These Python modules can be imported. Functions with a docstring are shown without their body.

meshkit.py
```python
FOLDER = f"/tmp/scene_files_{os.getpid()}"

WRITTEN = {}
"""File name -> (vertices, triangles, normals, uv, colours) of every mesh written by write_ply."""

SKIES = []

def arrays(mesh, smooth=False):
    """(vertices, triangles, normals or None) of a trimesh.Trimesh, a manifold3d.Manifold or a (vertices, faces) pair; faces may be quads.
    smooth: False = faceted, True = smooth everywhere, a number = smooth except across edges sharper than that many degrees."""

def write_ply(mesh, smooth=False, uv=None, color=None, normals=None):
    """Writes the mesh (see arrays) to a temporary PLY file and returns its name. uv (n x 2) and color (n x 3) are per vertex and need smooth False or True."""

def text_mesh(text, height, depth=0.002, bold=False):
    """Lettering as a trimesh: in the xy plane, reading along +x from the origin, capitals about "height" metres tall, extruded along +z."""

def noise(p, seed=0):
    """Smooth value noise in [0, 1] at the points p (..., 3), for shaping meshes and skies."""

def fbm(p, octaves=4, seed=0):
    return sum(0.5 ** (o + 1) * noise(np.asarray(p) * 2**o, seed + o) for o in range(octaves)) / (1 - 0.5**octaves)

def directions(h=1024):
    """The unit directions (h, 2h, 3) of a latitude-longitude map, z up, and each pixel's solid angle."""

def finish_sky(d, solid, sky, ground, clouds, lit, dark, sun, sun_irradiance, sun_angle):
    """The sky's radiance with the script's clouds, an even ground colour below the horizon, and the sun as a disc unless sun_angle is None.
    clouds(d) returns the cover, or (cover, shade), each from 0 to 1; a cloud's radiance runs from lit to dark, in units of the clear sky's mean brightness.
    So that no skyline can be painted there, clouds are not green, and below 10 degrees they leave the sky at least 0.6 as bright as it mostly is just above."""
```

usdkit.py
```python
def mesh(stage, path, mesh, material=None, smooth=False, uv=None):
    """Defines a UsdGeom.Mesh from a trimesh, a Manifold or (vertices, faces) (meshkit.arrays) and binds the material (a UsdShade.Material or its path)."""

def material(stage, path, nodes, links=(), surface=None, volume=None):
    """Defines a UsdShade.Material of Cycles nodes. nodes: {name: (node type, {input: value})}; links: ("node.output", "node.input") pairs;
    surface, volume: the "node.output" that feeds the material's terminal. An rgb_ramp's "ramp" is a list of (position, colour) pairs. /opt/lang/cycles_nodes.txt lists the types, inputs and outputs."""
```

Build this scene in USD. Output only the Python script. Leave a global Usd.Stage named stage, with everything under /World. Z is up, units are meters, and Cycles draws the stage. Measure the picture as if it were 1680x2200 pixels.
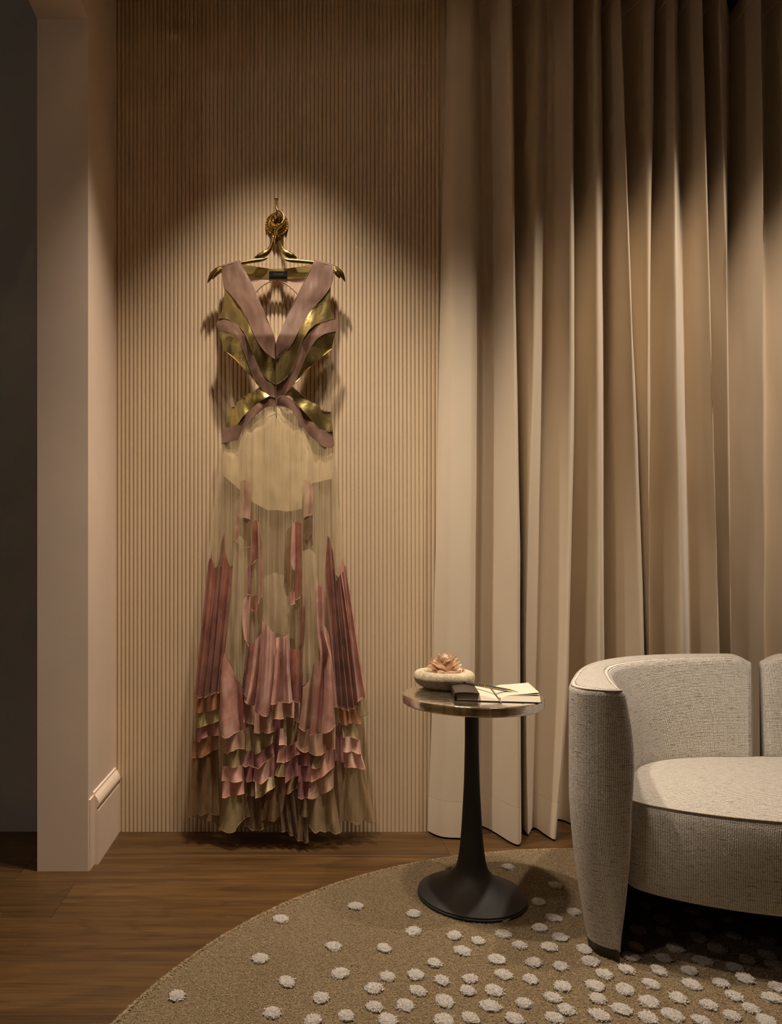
import math, random
import numpy as np, trimesh, usdkit, meshkit
from pxr import Usd, UsdGeom, UsdLux, UsdShade, Gf, Sdf, Vt

stage = Usd.Stage.CreateInMemory()
UsdGeom.SetStageUpAxis(stage, "Z")
UsdGeom.SetStageMetersPerUnit(stage, 1.0)
UsdGeom.Xform.Define(stage, "/World")
UsdGeom.Scope.Define(stage, "/World/Looks")

# ---------------------------------------------------------------- camera
F, CX, CY, EYE = 1500.0, 625.0, 1225.0, 0.84      # focal length in pixels of a 1680 x 2200 frame, vanishing point, eye height
cam = UsdGeom.Camera.Define(stage, "/World/camera")
cam.CreateHorizontalApertureAttr(36.0)
cam.CreateVerticalApertureAttr(36.0 * 2200 / 1680)
cam.CreateFocalLengthAttr(36.0 * F / 1680)
cam.CreateHorizontalApertureOffsetAttr((840 - CX) * 36.0 / 1680)
cam.CreateVerticalApertureOffsetAttr((CY - 1100) * 36.0 / 1680)
cam.CreateExposureAttr(0.0)
cam.AddTranslateOp().Set((0, 0, EYE))
cam.AddRotateXOp().Set(90)


def at(px, py, d):
    return np.array([(px - CX) / F * d, d, EYE - (py - CY) / F * d])


# ---------------------------------------------------------------- lights: recessed ceiling spots
CEIL = 2.80
WARM = (1.0, 0.85, 0.69)
SPOTS = [  # x, y, power, half angle, softness, tilt x, tilt y
    (-0.04, 1.77, 56.0, 36.0, 1.0, 0.0, 0.0),
    (0.24, 1.50, 40.0, 38.0, 1.0, 0.0, 2.0),
    (1.26, 1.56, 46.0, 38.0, 1.0, 0.0, 11.0),
    (-0.35, 0.85, 15.0, 38.0, 1.0, 0.0, 0.0),
]


def spot(x, y, power, cone, soft, tx, ty, n, z=CEIL - 0.03):
    li = UsdLux.SphereLight.Define(stage, f"/World/spot_light{'_%03d' % n if n else ''}")
    li.CreateRadiusAttr(0.06 if n in (1, 3) else 0.032)
    li.CreateNormalizeAttr(True)
    li.CreateIntensityAttr(power)
    li.CreateColorAttr(Gf.Vec3f(*WARM))
    sh = UsdLux.ShapingAPI.Apply(li.GetPrim())
    sh.CreateShapingConeAngleAttr(cone)
    sh.CreateShapingConeSoftnessAttr(soft)
    li.AddTranslateOp().Set((x, y, z))
    li.AddRotateXOp().Set(ty)
    li.AddRotateYOp().Set(tx)


for n, s in enumerate(SPOTS):
    spot(*s, n)
far = UsdLux.SphereLight.Define(stage, "/World/far_room_lamp")      # a dim cool lamp of the room beyond the opening
far.CreateRadiusAttr(0.10)
far.CreateNormalizeAttr(True)
far.CreateIntensityAttr(3.2)
far.CreateColorAttr(Gf.Vec3f(1.0, 0.87, 0.72))
far.AddTranslateOp().Set((-2.3, 0.2, 2.1))

# ---------------------------------------------------------------- helpers
rng = np.random.default_rng(7)
used = {}


def numbered(parent, name):
    k = used.get((parent, name), -1) + 1
    used[(parent, name)] = k
    return f"{parent}/{name}" + (f"_{k:03d}" if k else "")


def tag(p, label=None, cat=None, group=None, kind=None):
    p = p.GetPrim() if hasattr(p, "GetPrim") else p
    for k, v in (("label", label), ("category", cat), ("group", group), ("kind", kind)):
        if v:
            p.SetCustomDataByKey(k, v)
    return p


ORIGIN = {}


def thing(name, label=None, cat=None, loc=(0, 0, 0), group=None, kind=None):
    path = numbered("/World", name)
    x = UsdGeom.Xform.Define(stage, path)
    x.AddTranslateOp().Set(Gf.Vec3d(*map(float, loc)))
    ORIGIN[path] = np.array(loc, float)
    tag(x, label, cat, group, kind)
    return path


def obj(name, mesh, m, parent="/World", smooth=False, uv=None, label=None, kind=None):
    """One mesh prim; vertices come in world coordinates and are stored relative to the thing's base."""
    path = numbered(parent, name)
    v, f, n = meshkit.arrays(mesh, smooth)
    o = ORIGIN.get("/".join(path.split("/")[:3]), np.zeros(3))
    me = usdkit.mesh(stage, path, (v - o, f), M[m] if isinstance(m, str) else m, False, uv)
    if n is not None:
        me.CreateNormalsAttr(Vt.Vec3fArray.FromNumpy(n.astype(np.float32)))
        me.SetNormalsInterpolation("vertex")
    tag(me, label=label, kind=kind)
    return path


def box(x0, x1, y0, y1, z0, z1):
    b = trimesh.creation.box([x1 - x0, y1 - y0, z1 - z0])
    b.apply_translation([(x0 + x1) / 2, (y0 + y1) / 2, (z0 + z1) / 2])
    return b


def chamfer_box(x0, x1, y0, y1, z0, z1, c=0.001):
    """A slab whose upper edges are chamfered."""
    lo = [(x0, y0, z0), (x1, y0, z0), (x1, y1, z0), (x0, y1, z0)]
    mid = [(x, y, z1 - c) for x, y, _ in lo]
    top = [(x0 + c, y0 + c, z1), (x1 - c, y0 + c, z1), (x1 - c, y1 - c, z1), (x0 + c, y1 - c, z1)]
    f = [(3, 2, 1, 0), (8, 9, 10, 11)]
    for a in (0, 4):
        for k in range(4):
            f.append((a + k, a + (k + 1) % 4, a + 4 + (k + 1) % 4, a + 4 + k))
    return np.array(lo + mid + top), np.array(f)


def grid_faces(nu, nv, closed=False):
    """Quads of a grid of nv rows of nu points."""
    i = np.arange(nu if closed else nu - 1)
    j = np.arange(nv - 1)
    a = (j[:, None] * nu + i[None]).ravel()
    b = (j[:, None] * nu + (i[None] + 1) % nu).ravel()
    return np.stack([a, b, b + nu, a + nu], 1)


def join(*ms):
    vs, fs, n = [], [], 0
    for m in ms:
        v, f, _ = meshkit.arrays(m)
        vs.append(v)
        fs.append(f + n)
        n += len(v)
    return np.vstack(vs), np.vstack(fs)


def tube(points, radii, n=8, flat=1.0, up=(0, 1, 0)):
    """A swept tube along points with a radius at each; flat squashes it along 'up'."""
    p = np.asarray(points, float)
    r = np.broadcast_to(np.asarray(radii, float), (len(p),))
    t = np.gradient(p, axis=0)
    t /= np.maximum(np.linalg.norm(t, axis=1, keepdims=True), 1e-9)
    a = np.cross(t, np.array(up, float))
    bad = np.linalg.norm(a, axis=1) < 1e-3
    a[bad] = np.cross(t[bad], [0.3, 0.2, 0.9])
    a /= np.linalg.norm(a, axis=1, keepdims=True)
    b = np.cross(a, t)
    th = np.arange(n) / n * 2 * np.pi
    ring = p[:, None] + r[:, None, None] * (np.cos(th)[None, :, None] * a[:, None] + flat * np.sin(th)[None, :, None] * b[:, None])
    v = np.vstack([ring.reshape(-1, 3), p[:1], p[-1:]])
    f = [tuple(q) for q in grid_faces(n, len(p), True)]
    tri = [(k, len(v) - 2, (k + 1) % n) for k in range(n)]
    m0 = (len(p) - 1) * n
    tri += [(m0 + k, m0 + (k + 1) % n, len(v) - 1) for k in range(n)]
    q = np.array(f)
    return v, np.vstack([q[:, [0, 1, 2]], q[:, [0, 2, 3]], np.array(tri)])


def spline(pts, n):
    from scipy.interpolate import CubicSpline
    p = np.asarray(pts, float)
    s = np.r_[0, np.cumsum(np.sqrt(np.linalg.norm(np.diff(p, axis=0), axis=1)))]
    return CubicSpline(s, p)(np.linspace(0, s[-1], n))


def lathe(profile, c, n=96):
    """Revolves (r, z) pairs about the vertical axis through c."""
    pr = np.asarray(profile, float)
    th = np.arange(n) / n * 2 * np.pi
    v = np.stack([c[0] + pr[:, :1] * np.cos(th), c[1] + pr[:, :1] * np.sin(th), c[2] + np.repeat(pr[:, 1:], n, 1)], -1).reshape(-1, 3)
    return v, grid_faces(n, len(pr), True)


# ---------------------------------------------------------------- materials
M = {}


def mat(name, nodes, links=(), surface="p.BSDF"):
    M[name] = usdkit.material(stage, f"/World/Looks/{name}", nodes, links, surface=surface)


def paint(name, color, rough=0.6, bump=0.05, scale=180, spread=0.06, **more):
    c = np.array(color)
    mat(name, {"g": ("geometry", {}), "n": ("noise_texture", {"scale": float(scale), "detail": 4.0}), "n2": ("noise_texture", {"scale": 3.0, "detail": 3.0}),
               "r": ("rgb_ramp", {"ramp": [(0.3, c * (1 - spread)), (0.7, c * (1 + spread))]}), "b": ("bump", {"strength": float(bump), "distance": 0.002}),
               "p": ("principled_bsdf", {"roughness": float(rough), **more})},
        [("g.position", "n.vector"), ("g.position", "n2.vector"), ("n2.fac", "r.fac"), ("r.color", "p.base_color"), ("n.fac", "b.height"), ("b.normal", "p.normal")])


paint("reed_paint", (0.65, 0.50, 0.33), 0.55, 0.05, 300)
paint("wall_paint", (0.79, 0.635, 0.50), 0.6, 0.06, 400)
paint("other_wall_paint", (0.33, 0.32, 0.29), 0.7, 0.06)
paint("lounge_paint", (0.30, 0.235, 0.165), 0.7, 0.05)
paint("ceiling_paint", (0.40, 0.31, 0.21), 0.8, 0.04)
paint("curtain_cloth", (0.68, 0.56, 0.41), 0.85, 0.12, 700, 0.03, sheen_weight=0.25, sheen_roughness=0.5)
paint("black_metal", (0.010, 0.009, 0.008), 0.58, 0.05, 500, 0.1)
paint("plinth_wood", (0.02, 0.014, 0.01), 0.45, 0.05)

wood_nodes = {"g": ("geometry", {}), "oi": ("object_info", {}), "off": ("vector_math", {"math_type": "scale", "vector1": (13.0, 7.0, 3.0)}), "add": ("vector_math", {"math_type": "add"}),
              "map": ("mapping", {"scale": (1.6, 26.0, 5.0)}), "map2": ("mapping", {"scale": (7.0, 210.0, 9.0)}), "map3": ("mapping", {"scale": (0.8, 6.5, 5.0)}),
              "n1": ("noise_texture", {"scale": 1.0, "detail": 5.0, "distortion": 0.7}), "n2": ("noise_texture", {"scale": 1.0, "detail": 3.0, "roughness": 0.6}),
              "n3": ("noise_texture", {"scale": 1.0, "detail": 2.0, "distortion": 1.2}),
              "ring": ("math", {"math_type": "multiply", "value2": 44.0}), "sin": ("math", {"math_type": "sine"}), "cl": ("map_range", {"from_min": 0.55, "from_max": 1.0, "clamp": True}),
              "r": ("rgb_ramp", {"ramp": [(0.25, (0.050, 0.022, 0.0056)), (0.5, (0.080, 0.039, 0.0105)), (0.75, (0.112, 0.058, 0.018))]}),
              "fine": ("rgb_ramp", {"ramp": [(0.32, (0.55, 0.5, 0.45)), (0.52, (1, 1, 1))]}), "m": ("mix", {"mix_type": "multiply", "fac": 0.75}),
              "gr": ("mix", {"mix_type": "multiply"}), "dk": ("mix", {"mix_type": "mix", "fac": 0.5, "color2": (0.5, 0.45, 0.4)}),
              "tone": ("map_range", {"to_min": 0.82, "to_max": 1.12}), "hs": ("hsv", {}),
              "gf": ("math", {"math_type": "multiply", "value2": 0.28}),
              "b": ("bump", {"strength": 0.12, "distance": 0.001}), "p": ("principled_bsdf", {"roughness": 0.42, "specular_ior_level": 0.4})}
wood_links = [("oi.random", "off.scale"), ("g.position", "add.vector1"), ("off.vector", "add.vector2"), ("add.vector", "map.vector"), ("add.vector", "map2.vector"), ("add.vector", "map3.vector"),
              ("map.vector", "n1.vector"), ("map2.vector", "n2.vector"), ("map3.vector", "n3.vector"), ("n3.fac", "ring.value1"), ("ring.value", "sin.value1"), ("sin.value", "cl.value"),
              ("n1.fac", "r.fac"), ("r.color", "m.color1"), ("n2.fac", "fine.fac"), ("fine.color", "m.color2"), ("cl.result", "gf.value1"), ("gf.value", "gr.fac"), ("m.color", "gr.color1"),
              ("oi.random", "tone.value"), ("tone.result", "hs.value"), ("gr.color", "hs.color"), ("hs.color", "p.base_color"), ("n2.fac", "b.height"), ("b.normal", "p.normal")]
wood_nodes["gr"][1]["color2"] = (0.42, 0.36, 0.30)
del wood_nodes["dk"]
mat("floor_wood", wood_nodes, wood_links)
paint("joint_dark", (0.02, 0.012, 0.006), 0.9)

# ---------------------------------------------------------------- room shell
WALL = 2.242                                       # depth of the back wall
XL, XR, YB = -0.5655, 2.7, -2.2
R_END = 0.475
t = thing("wall_back", kind="structure", label="cream wall of narrow vertical half-round reeds behind the hanging dress")
obj("backing", box(-0.60, R_END + 0.03, WALL + 0.006, WALL + 0.12, 0, CEIL), "reed_paint", t)
pitch, sag = 0.01296, 0.0058
th = np.linspace(0, math.pi, 9)
xr = -0.5722
for k in range(81):
    c = xr + pitch * (k + 0.5)
    prof = np.stack([c - np.cos(th) * pitch * 0.49, WALL + 0.006 - np.sin(th) ** 0.95 * (sag + 0.0012)], 1)
    v = np.vstack([np.c_[prof, np.zeros(9)], np.c_[prof, np.full(9, CEIL)]])
    obj("reed", (v, grid_faces(9, 2)), "reed_paint", t, smooth=True)
obj("wall_recess", join(box(R_END + 0.03, R_END + 0.10, WALL + 0.006, 2.56, 0, CEIL), box(R_END + 0.03, XR, 2.5, 2.6, 0, CEIL)), "wall_paint")
tag(stage.GetPrimAtPath("/World/wall_recess"), "plain wall of the curtained recess", kind="structure")

# the jamb stub, the beam over the opening and the wall beyond it
def struct(name, mesh, m, label, smooth=False):
    p = obj(name, mesh, m, smooth=smooth)
    tag(stage.GetPrimAtPath(p), label, kind="structure")
    return p


JF = 1.947
struct("wall_left", join(box(-0.7075, XL, JF, WALL + 0.12, 0, CEIL), box(-0.7075, XL, YB, -0.6, 0, CEIL)), "wall_paint", "short pale wall end beside the reeded wall")
struct("trim_1", box(-0.7073, XL - 0.0002, -0.6, JF, 2.376, CEIL), "wall_paint", "dropped beam over the dark opening")
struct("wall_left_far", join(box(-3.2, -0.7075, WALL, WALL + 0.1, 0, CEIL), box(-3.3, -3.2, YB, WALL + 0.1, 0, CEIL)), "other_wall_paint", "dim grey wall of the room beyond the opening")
struct("wall_right", box(XR, XR + 0.1, YB, 2.6, 0, CEIL), "lounge_paint", "plain wall closing the lounge")
struct("wall_rear", box(-3.3, XR, YB - 0.1, YB, 0, CEIL), "lounge_paint", "plain wall behind the viewer")
struct("ceiling", box(-3.3, XR + 0.1, YB - 0.1, 2.6, CEIL, CEIL + 0.1), "ceiling_paint", "plain ceiling")

# skirting with a moulded cap on the wall stub
t = thing("baseboard_left", kind="structure", label="tall cream skirting with a moulded cap on the wall end")
b0, b1, bx = 1.992, WALL + 0.004, XL
cap = [(0, .207), (.004, .205), (.005, .199), (.0075, .196), (.012, .190), (.016, .182), (.018, .174), (.0175, .168), (.014, .164), (.012, .163), (0, .163)]
blk = [(0, .163), (.0105, .163), (.0115, .161), (.0115, .157), (.0155, .155), (.016, .152), (.016, 0), (0, 0)]
for nm, pr in (("cap", cap), ("block", blk)):
    pr = np.array(pr)
    n = len(pr)
    v = np.vstack([np.c_[bx + pr[:, 0], np.full(n, y), pr[:, 1]] for y in (b0, b1)])
    poly = trimesh.creation.triangulate_polygon(__import__("shapely").Polygon(pr), engine="earcut")
    q = grid_faces(n, 2, True)
    near = np.array([np.argmin(np.hypot(*(pr - p).T)) for p in poly[0]])
    pf = near[poly[1]]
    f = np.vstack([q[:, [0, 1, 2]], q[:, [0, 2, 3]], pf, pf[:, ::-1] + n])
    obj(nm, (v, f), "wall_paint", t)
obj("end_block", box(bx, bx + .0040, JF + .006, b0 + .001, 0, .197), "wall_paint", t)

# floor: planks 185 mm wide
t = thing("floor", kind="structure", label="brown oak floor of wide planks")
obj("subfloor", box(-3.3, XR + 0.1, YB - 0.1, 2.6, -0.1, -0.019), "joint_dark", t)
row_w, y1, ends = 0.185, 2.427, {0: .9, 1: 0.47, 2: 1.15, 3: -0.58, 4: .72, 5: -.9, 6: .35, 7: -.25, 8: .9, 9: -.6, 10: .2}
k = 0
while y1 > 0.45:
    y0 = y1 - row_w
    e = ends.get(k, 0.1)
    cuts = [-3.2, e - 1.9, e, e + 1.9, XR]
    cuts = [c for c in cuts if -3.2 <= c <= XR]
    for a, b in zip(cuts[:-1], cuts[1:]):
        if b - a > 0.02:
            obj("plank", chamfer_box(a + .0003, b - .0003, y0 + .0003, y1 - .0003, -0.019, 0, 0.0004), "floor_wood", t)
    y1, k = y0, k + 1
obj("boarding", box(-3.2, XR, YB, y1, -0.019, 0), "floor_wood", t)

# ---------------------------------------------------------------- curtain
from scipy.interpolate import PchipInterpolator, CubicSpline
CUR = np.array([  # px across at y = 0, 700, 1400, 1790 of the frame, depth: the folds' edges, crests and troughs
    (960, 946, 932, 921, 2.228), (978, 975, 968, 958, 2.178), (1008, 1012, 1008, 996, 2.172), (1036, 1043, 1036, 1034, 2.255),
    (1096, 1105, 1111, 1112, 2.125), (1101, 1113, 1120, 1122, 2.265), (1156, 1150, 1131, 1136, 2.195), (1182, 1176, 1166, 1152, 2.245),
    (1230, 1230, 1219, 1192, 2.16), (1237, 1239, 1229, 1213, 2.285), (1284, 1289, 1291, 1288, 2.20), (1302, 1313, 1318, 1318, 2.28),
    (1335, 1359, 1383, 1395, 2.175), (1343, 1367, 1390, 1401, 2.285), (1404, 1398, 1397, 1402, 2.21), (1416, 1412, 1414, 1416, 2.30),
    (1452, 1458, 1470, 1477, 2.20), (1470, 1487, 1502, 1507, 2.285), (1511, 1529, 1547, 1554, 2.18), (1521, 1541, 1557, 1563, 2.30),
    (1551, 1567, 1575, 1580, 2.21), (1592, 1594, 1594, 1594, 2.325), (1638, 1645, 1646, 1646, 2.19), (1656, 1661, 1662, 1662, 2.28),
    (1712, 1714, 1716, 1716, 2.19), (1724, 1726, 1728, 1728, 2.30), (1790, 1790, 1790, 1790, 2.19), (1802, 1802, 1802, 1802, 2.30),
    (1880, 1880, 1880, 1880, 2.19), (1892, 1892, 1892, 1892, 2.30), (1980, 1980, 1980, 1980, 2.20), (2000, 2000, 2000, 2000, 2.30), (2120, 2120, 2120, 2120, 2.20)], float)
zk = EYE - (np.array([0, 700, 1400, 1790.0]) - CY) / F * 2.2


def curtain_rows(zs, push=0.0, n=760):
    rows = []
    for z in zs:
        px = PchipInterpolator(zk[::-1], CUR[:, 3::-1].T)(min(max(z, zk[-1]), zk[0]))
        d = CUR[:, 4].copy()
        d += (d - 2.235) * np.where(d > 2.235, 0.9, 0.15) * (1 - 0.35 * np.clip((z - 1) / 1.6, 0, 1)) + 0.012
        X = (px - CX) / F * CUR[:, 4]
        p = np.c_[X, d]
        s = np.r_[0, np.cumsum(np.linalg.norm(np.diff(p, axis=0), axis=1) ** 0.6)]
        q = PchipInterpolator(s, p)(np.linspace(0, s[-1], 4 * n))
        for _ in range(26):
            q[1:-1] = (q[:-2] + 2 * q[1:-1] + q[2:]) / 4
        s = np.r_[0, np.cumsum(np.linalg.norm(np.diff(q, axis=0), axis=1))]
        q = np.stack([np.interp(np.linspace(0, s[-1], n), s, q[:, k]) for k in (0, 1)], 1)
        w = meshkit.fbm(np.c_[q[:, 0] * 7, q[:, 1] * 7, np.full(n, z * 2.2)], 3, 4) - 0.5
        t2 = np.gradient(q, axis=0)
        t2 /= np.linalg.norm(t2, axis=1, keepdims=True)
        nrm = np.c_[t2[:, 1], -t2[:, 0]]
        q = q + nrm * (w * 0.008 + push)[:, None]
        rows.append(np.c_[q, np.full(n, z)])
    return np.vstack(rows)


t = thing("curtain", "floor-length cream curtain falling in deep folds behind the sofa", "curtain", (1.4, 2.2, 0.0))
zs = np.r_[np.linspace(0.118, 2.74, 46)]
obj("fabric", (curtain_rows(zs), grid_faces(760, len(zs))), "curtain_cloth", t, smooth=True)
zs = np.array([0.006, 0.03, 0.06, 0.09, 0.1178])
pu = np.array([0.0004, 0.0006, 0.0006, 0.0005, 0.0002])
v = np.vstack([curtain_rows([z], p) for z, p in zip(zs, pu)])
obj("hem", (v, grid_faces(760, len(zs))), "curtain_cloth", t, smooth=True)
v = np.vstack([curtain_rows([z], p) for z, p in ((2.68, 0.0), (2.683, 0.003), (2.735, 0.003), (2.742, 0))])
obj("header_tape", (v, grid_faces(760, 4)), "curtain_cloth", t, smooth=True)
obj("curtain_track", box(0.44, XR, 2.19, 2.25, 2.745, 2.79), "wall_paint", t)

# ---------------------------------------------------------------- round rug with raised tufts
mat("rug_pile", {"g": ("geometry", {}), "n": ("noise_texture", {"scale": 260.0, "detail": 3.0, "roughness": 0.7}), "n2": ("noise_texture", {"scale": 6.0, "detail": 3.0}),
                 "mp": ("mapping", {"scale": (60.0, 330.0, 100.0), "rotation": (0.0, 0.0, 0.22)}), "n3": ("noise_texture", {"scale": 1.0, "detail": 2.0}),
                 "r": ("rgb_ramp", {"ramp": [(0.25, (0.135, 0.095, 0.05)), (0.5, (0.21, 0.152, 0.087)), (0.75, (0.28, 0.21, 0.13))]}),
                 "a": ("math", {"math_type": "multiply_add", "value2": 0.35}), "k": ("math", {"math_type": "multiply_add", "value2": 0.5, "value3": -0.22}), "k2": ("math", {"math_type": "multiply_add", "value2": 0.25}),
                 "b": ("bump", {"strength": 0.9, "distance": 0.004}), "p": ("principled_bsdf", {"roughness": 0.95, "specular_ior_level": 0.1, "sheen_weight": 0.2})},
    [("g.position", "n.vector"), ("g.position", "n2.vector"), ("g.position", "mp.vector"), ("mp.vector", "n3.vector"), ("n3.fac", "k.value1"), ("n2.fac", "k2.value1"), ("k.result" if False else "k.value", "k2.value3"),
     ("n.fac", "a.value1"), ("k2.value", "a.value3"), ("a.value", "r.fac"), ("r.color", "p.base_color"), ("n.fac", "b.height"), ("b.normal", "p.normal")])
mat("pile_fibre", {"g": ("geometry", {}), "n": ("noise_texture", {"scale": 170.0, "detail": 2.0}), "r": ("rgb_ramp", {"ramp": [(0.3, (0.16, 0.115, 0.062)), (0.5, (0.245, 0.18, 0.105)), (0.7, (0.33, 0.255, 0.155))]}), "p": ("diffuse_bsdf", {})},
    [("g.position", "n.vector"), ("n.fac", "r.fac"), ("r.color", "p.color")])
mat("tuft_fibre", {"g": ("geometry", {}), "n": ("noise_texture", {"scale": 220.0, "detail": 2.0}), "r": ("rgb_ramp", {"ramp": [(0.3, (0.36, 0.31, 0.265)), (0.7, (0.57, 0.515, 0.455))]}), "p": ("diffuse_bsdf", {})},
    [("g.position", "n.vector"), ("n.fac", "r.fac"), ("r.color", "p.color")])
M_RUG = M["pile_fibre"]
mat("tuft_wool", {"g": ("geometry", {}), "n": ("noise_texture", {"scale": 420.0, "detail": 3.0, "roughness": 0.7}),
                  "r": ("rgb_ramp", {"ramp": [(0.3, (0.30, 0.26, 0.225)), (0.6, (0.53, 0.48, 0.43))]}),
                  "b": ("bump", {"strength": 0.9, "distance": 0.004}), "p": ("principled_bsdf", {"roughness": 0.95, "specular_ior_level": 0.1, "sheen_weight": 0.2})},
    [("g.position", "n.vector"), ("n.fac", "r.fac"), ("r.color", "p.base_color"), ("n.fac", "b.height"), ("b.normal", "p.normal")])
RC, RR, RZ = np.array([0.839, 0.826]), 1.2475, 0.012
rug = thing("rug", "round beige tufted rug with raised pale dots under the side table and sofa", "rug", (RC[0], RC[1], 0))
nr, na = 60, 720
rad = np.r_[RR * np.sqrt(np.linspace(0.0005, 0.96, nr)), RR * np.array([0.99, 0.996, 1.0, 1.0])]
zed = np.r_[np.full(nr, RZ), RZ, RZ - 0.002, RZ - 0.006, 0.0]
th = np.arange(na) / na * 2 * np.pi
wob = 1 + 0.004 * (meshkit.fbm(np.c_[np.cos(th) * 3, np.sin(th) * 3, th * 0], 4, 1) - 0.5) + 0.0012 * (rng.random(na) - 0.5)
rx = RC[0] + rad[:, None] * np.cos(th) * wob
ry = RC[1] + rad[:, None] * np.sin(th) * wob
rz = np.repeat(zed[:, None], na, 1)
v = np.stack([rx, ry, rz], -1).reshape(-1, 3)
obj("base", (v, grid_faces(na, len(rad), True)[:, ::-1]), "rug_pile", rug, smooth=True)
# short pile fibres over the visible side
N = 210000
ang, rr = rng.random(N * 2) * 2 * np.pi, RR * np.sqrt(rng.random(N * 2))
x, y = RC[0] + rr * np.cos(ang) * 0.999, RC[1] + rr * np.sin(ang) * 0.999
keep = (y > 1.15) & (x < 1.75) & (x > -0.45 * y - 0.05)
x, y = x[keep][:N], y[keep][:N]
edge = rng.random(9000) * 2 * np.pi
x = np.r_[x, RC[0] + RR * 0.998 * np.cos(edge)]
y = np.r_[y, RC[1] + RR * 0.998 * np.sin(edge)]
n = len(x)
lean = rng.normal(0, 0.0021, (n, 2))
out = np.c_[x - RC[0], y - RC[1]]
rn = np.linalg.norm(out, axis=1, keepdims=True)
lean += np.where(rn > RR * 0.985, out / np.maximum(rn, 1e-6) * 0.004, 0)
h = rng.uniform(0.0003, 0.0013, n)
p0 = np.c_[x, y, np.full(n, RZ - 0.0003)]
p1 = np.c_[x + lean[:, 0], y + lean[:, 1], RZ + h]
pts = np.stack([p0, (p0 + p1) / 2 + [0, 0, 0.0009], p1], 1)
bc = UsdGeom.BasisCurves.Define(stage, rug + "/pile")
bc.CreateTypeAttr("linear")
bc.CreateCurveVertexCountsAttr(Vt.IntArray.FromNumpy(np.full(n, 3, np.int32)))
bc.CreatePointsAttr(Vt.Vec3fArray.FromNumpy((pts.reshape(-1, 3) - ORIGIN[rug]).astype(np.float32)))
bc.CreateWidthsAttr(Vt.FloatArray.FromNumpy(np.tile([0.0019, 0.0018, 0.0012], n).astype(np.float32)))
bc.SetWidthsInterpolation("vertex")
UsdShade.MaterialBindingAPI.Apply(bc.GetPrim()).Bind(M_RUG)
tag(bc, kind="stuff")
used[(rug, "pile")] = 0

A5 = "210,290 610,342 608,465 895,495 1057,532 1233,485 1265,18 1595,145 1475,260 1585,373 1485,443 1625,507 1345,563 1552,575 55,570 405,583 948,602 1188,662 1445,682 1630,708 755,687 100,757 427,782 628,770 805,808 1003,797 1235,768 1420,800 1645,850 333,862 637,880 985,880 1167,877 -35,930 825,952 340,993 550,980 1140,985 1375,968 1575,927 140,1055 430,1085 820,1085 1005,1070 1310,1075 1590,1070 1670,1010 1222,372"
A4 = "1367,380 1225,655 1410,818 647,915 1310,1033 1590,1085"
A7 = "180,545 250,815 297,903 400,997 558,963 330,1080 545,1107 735,1067 1028,1070 1238,1060 350,1172 722,1197 930,1170 1150,1220 1335,1155 1610,1168 362,1293 525,1252 890,1292 1455,1245 712,1310 1320,1300 1095,1335 1565,1335 165,1345 815,595 1120,630 1030,540 1300,598 640,675 830,690 1070,728 1335,715 1575,750 625,795 910,805 1215,808 1575,855 590,870 825,880 1110,900 1430,890 1630,930 790,970 1010,970 1335,945 1415,1025 1650,1090 690,495"
dots = []
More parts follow.
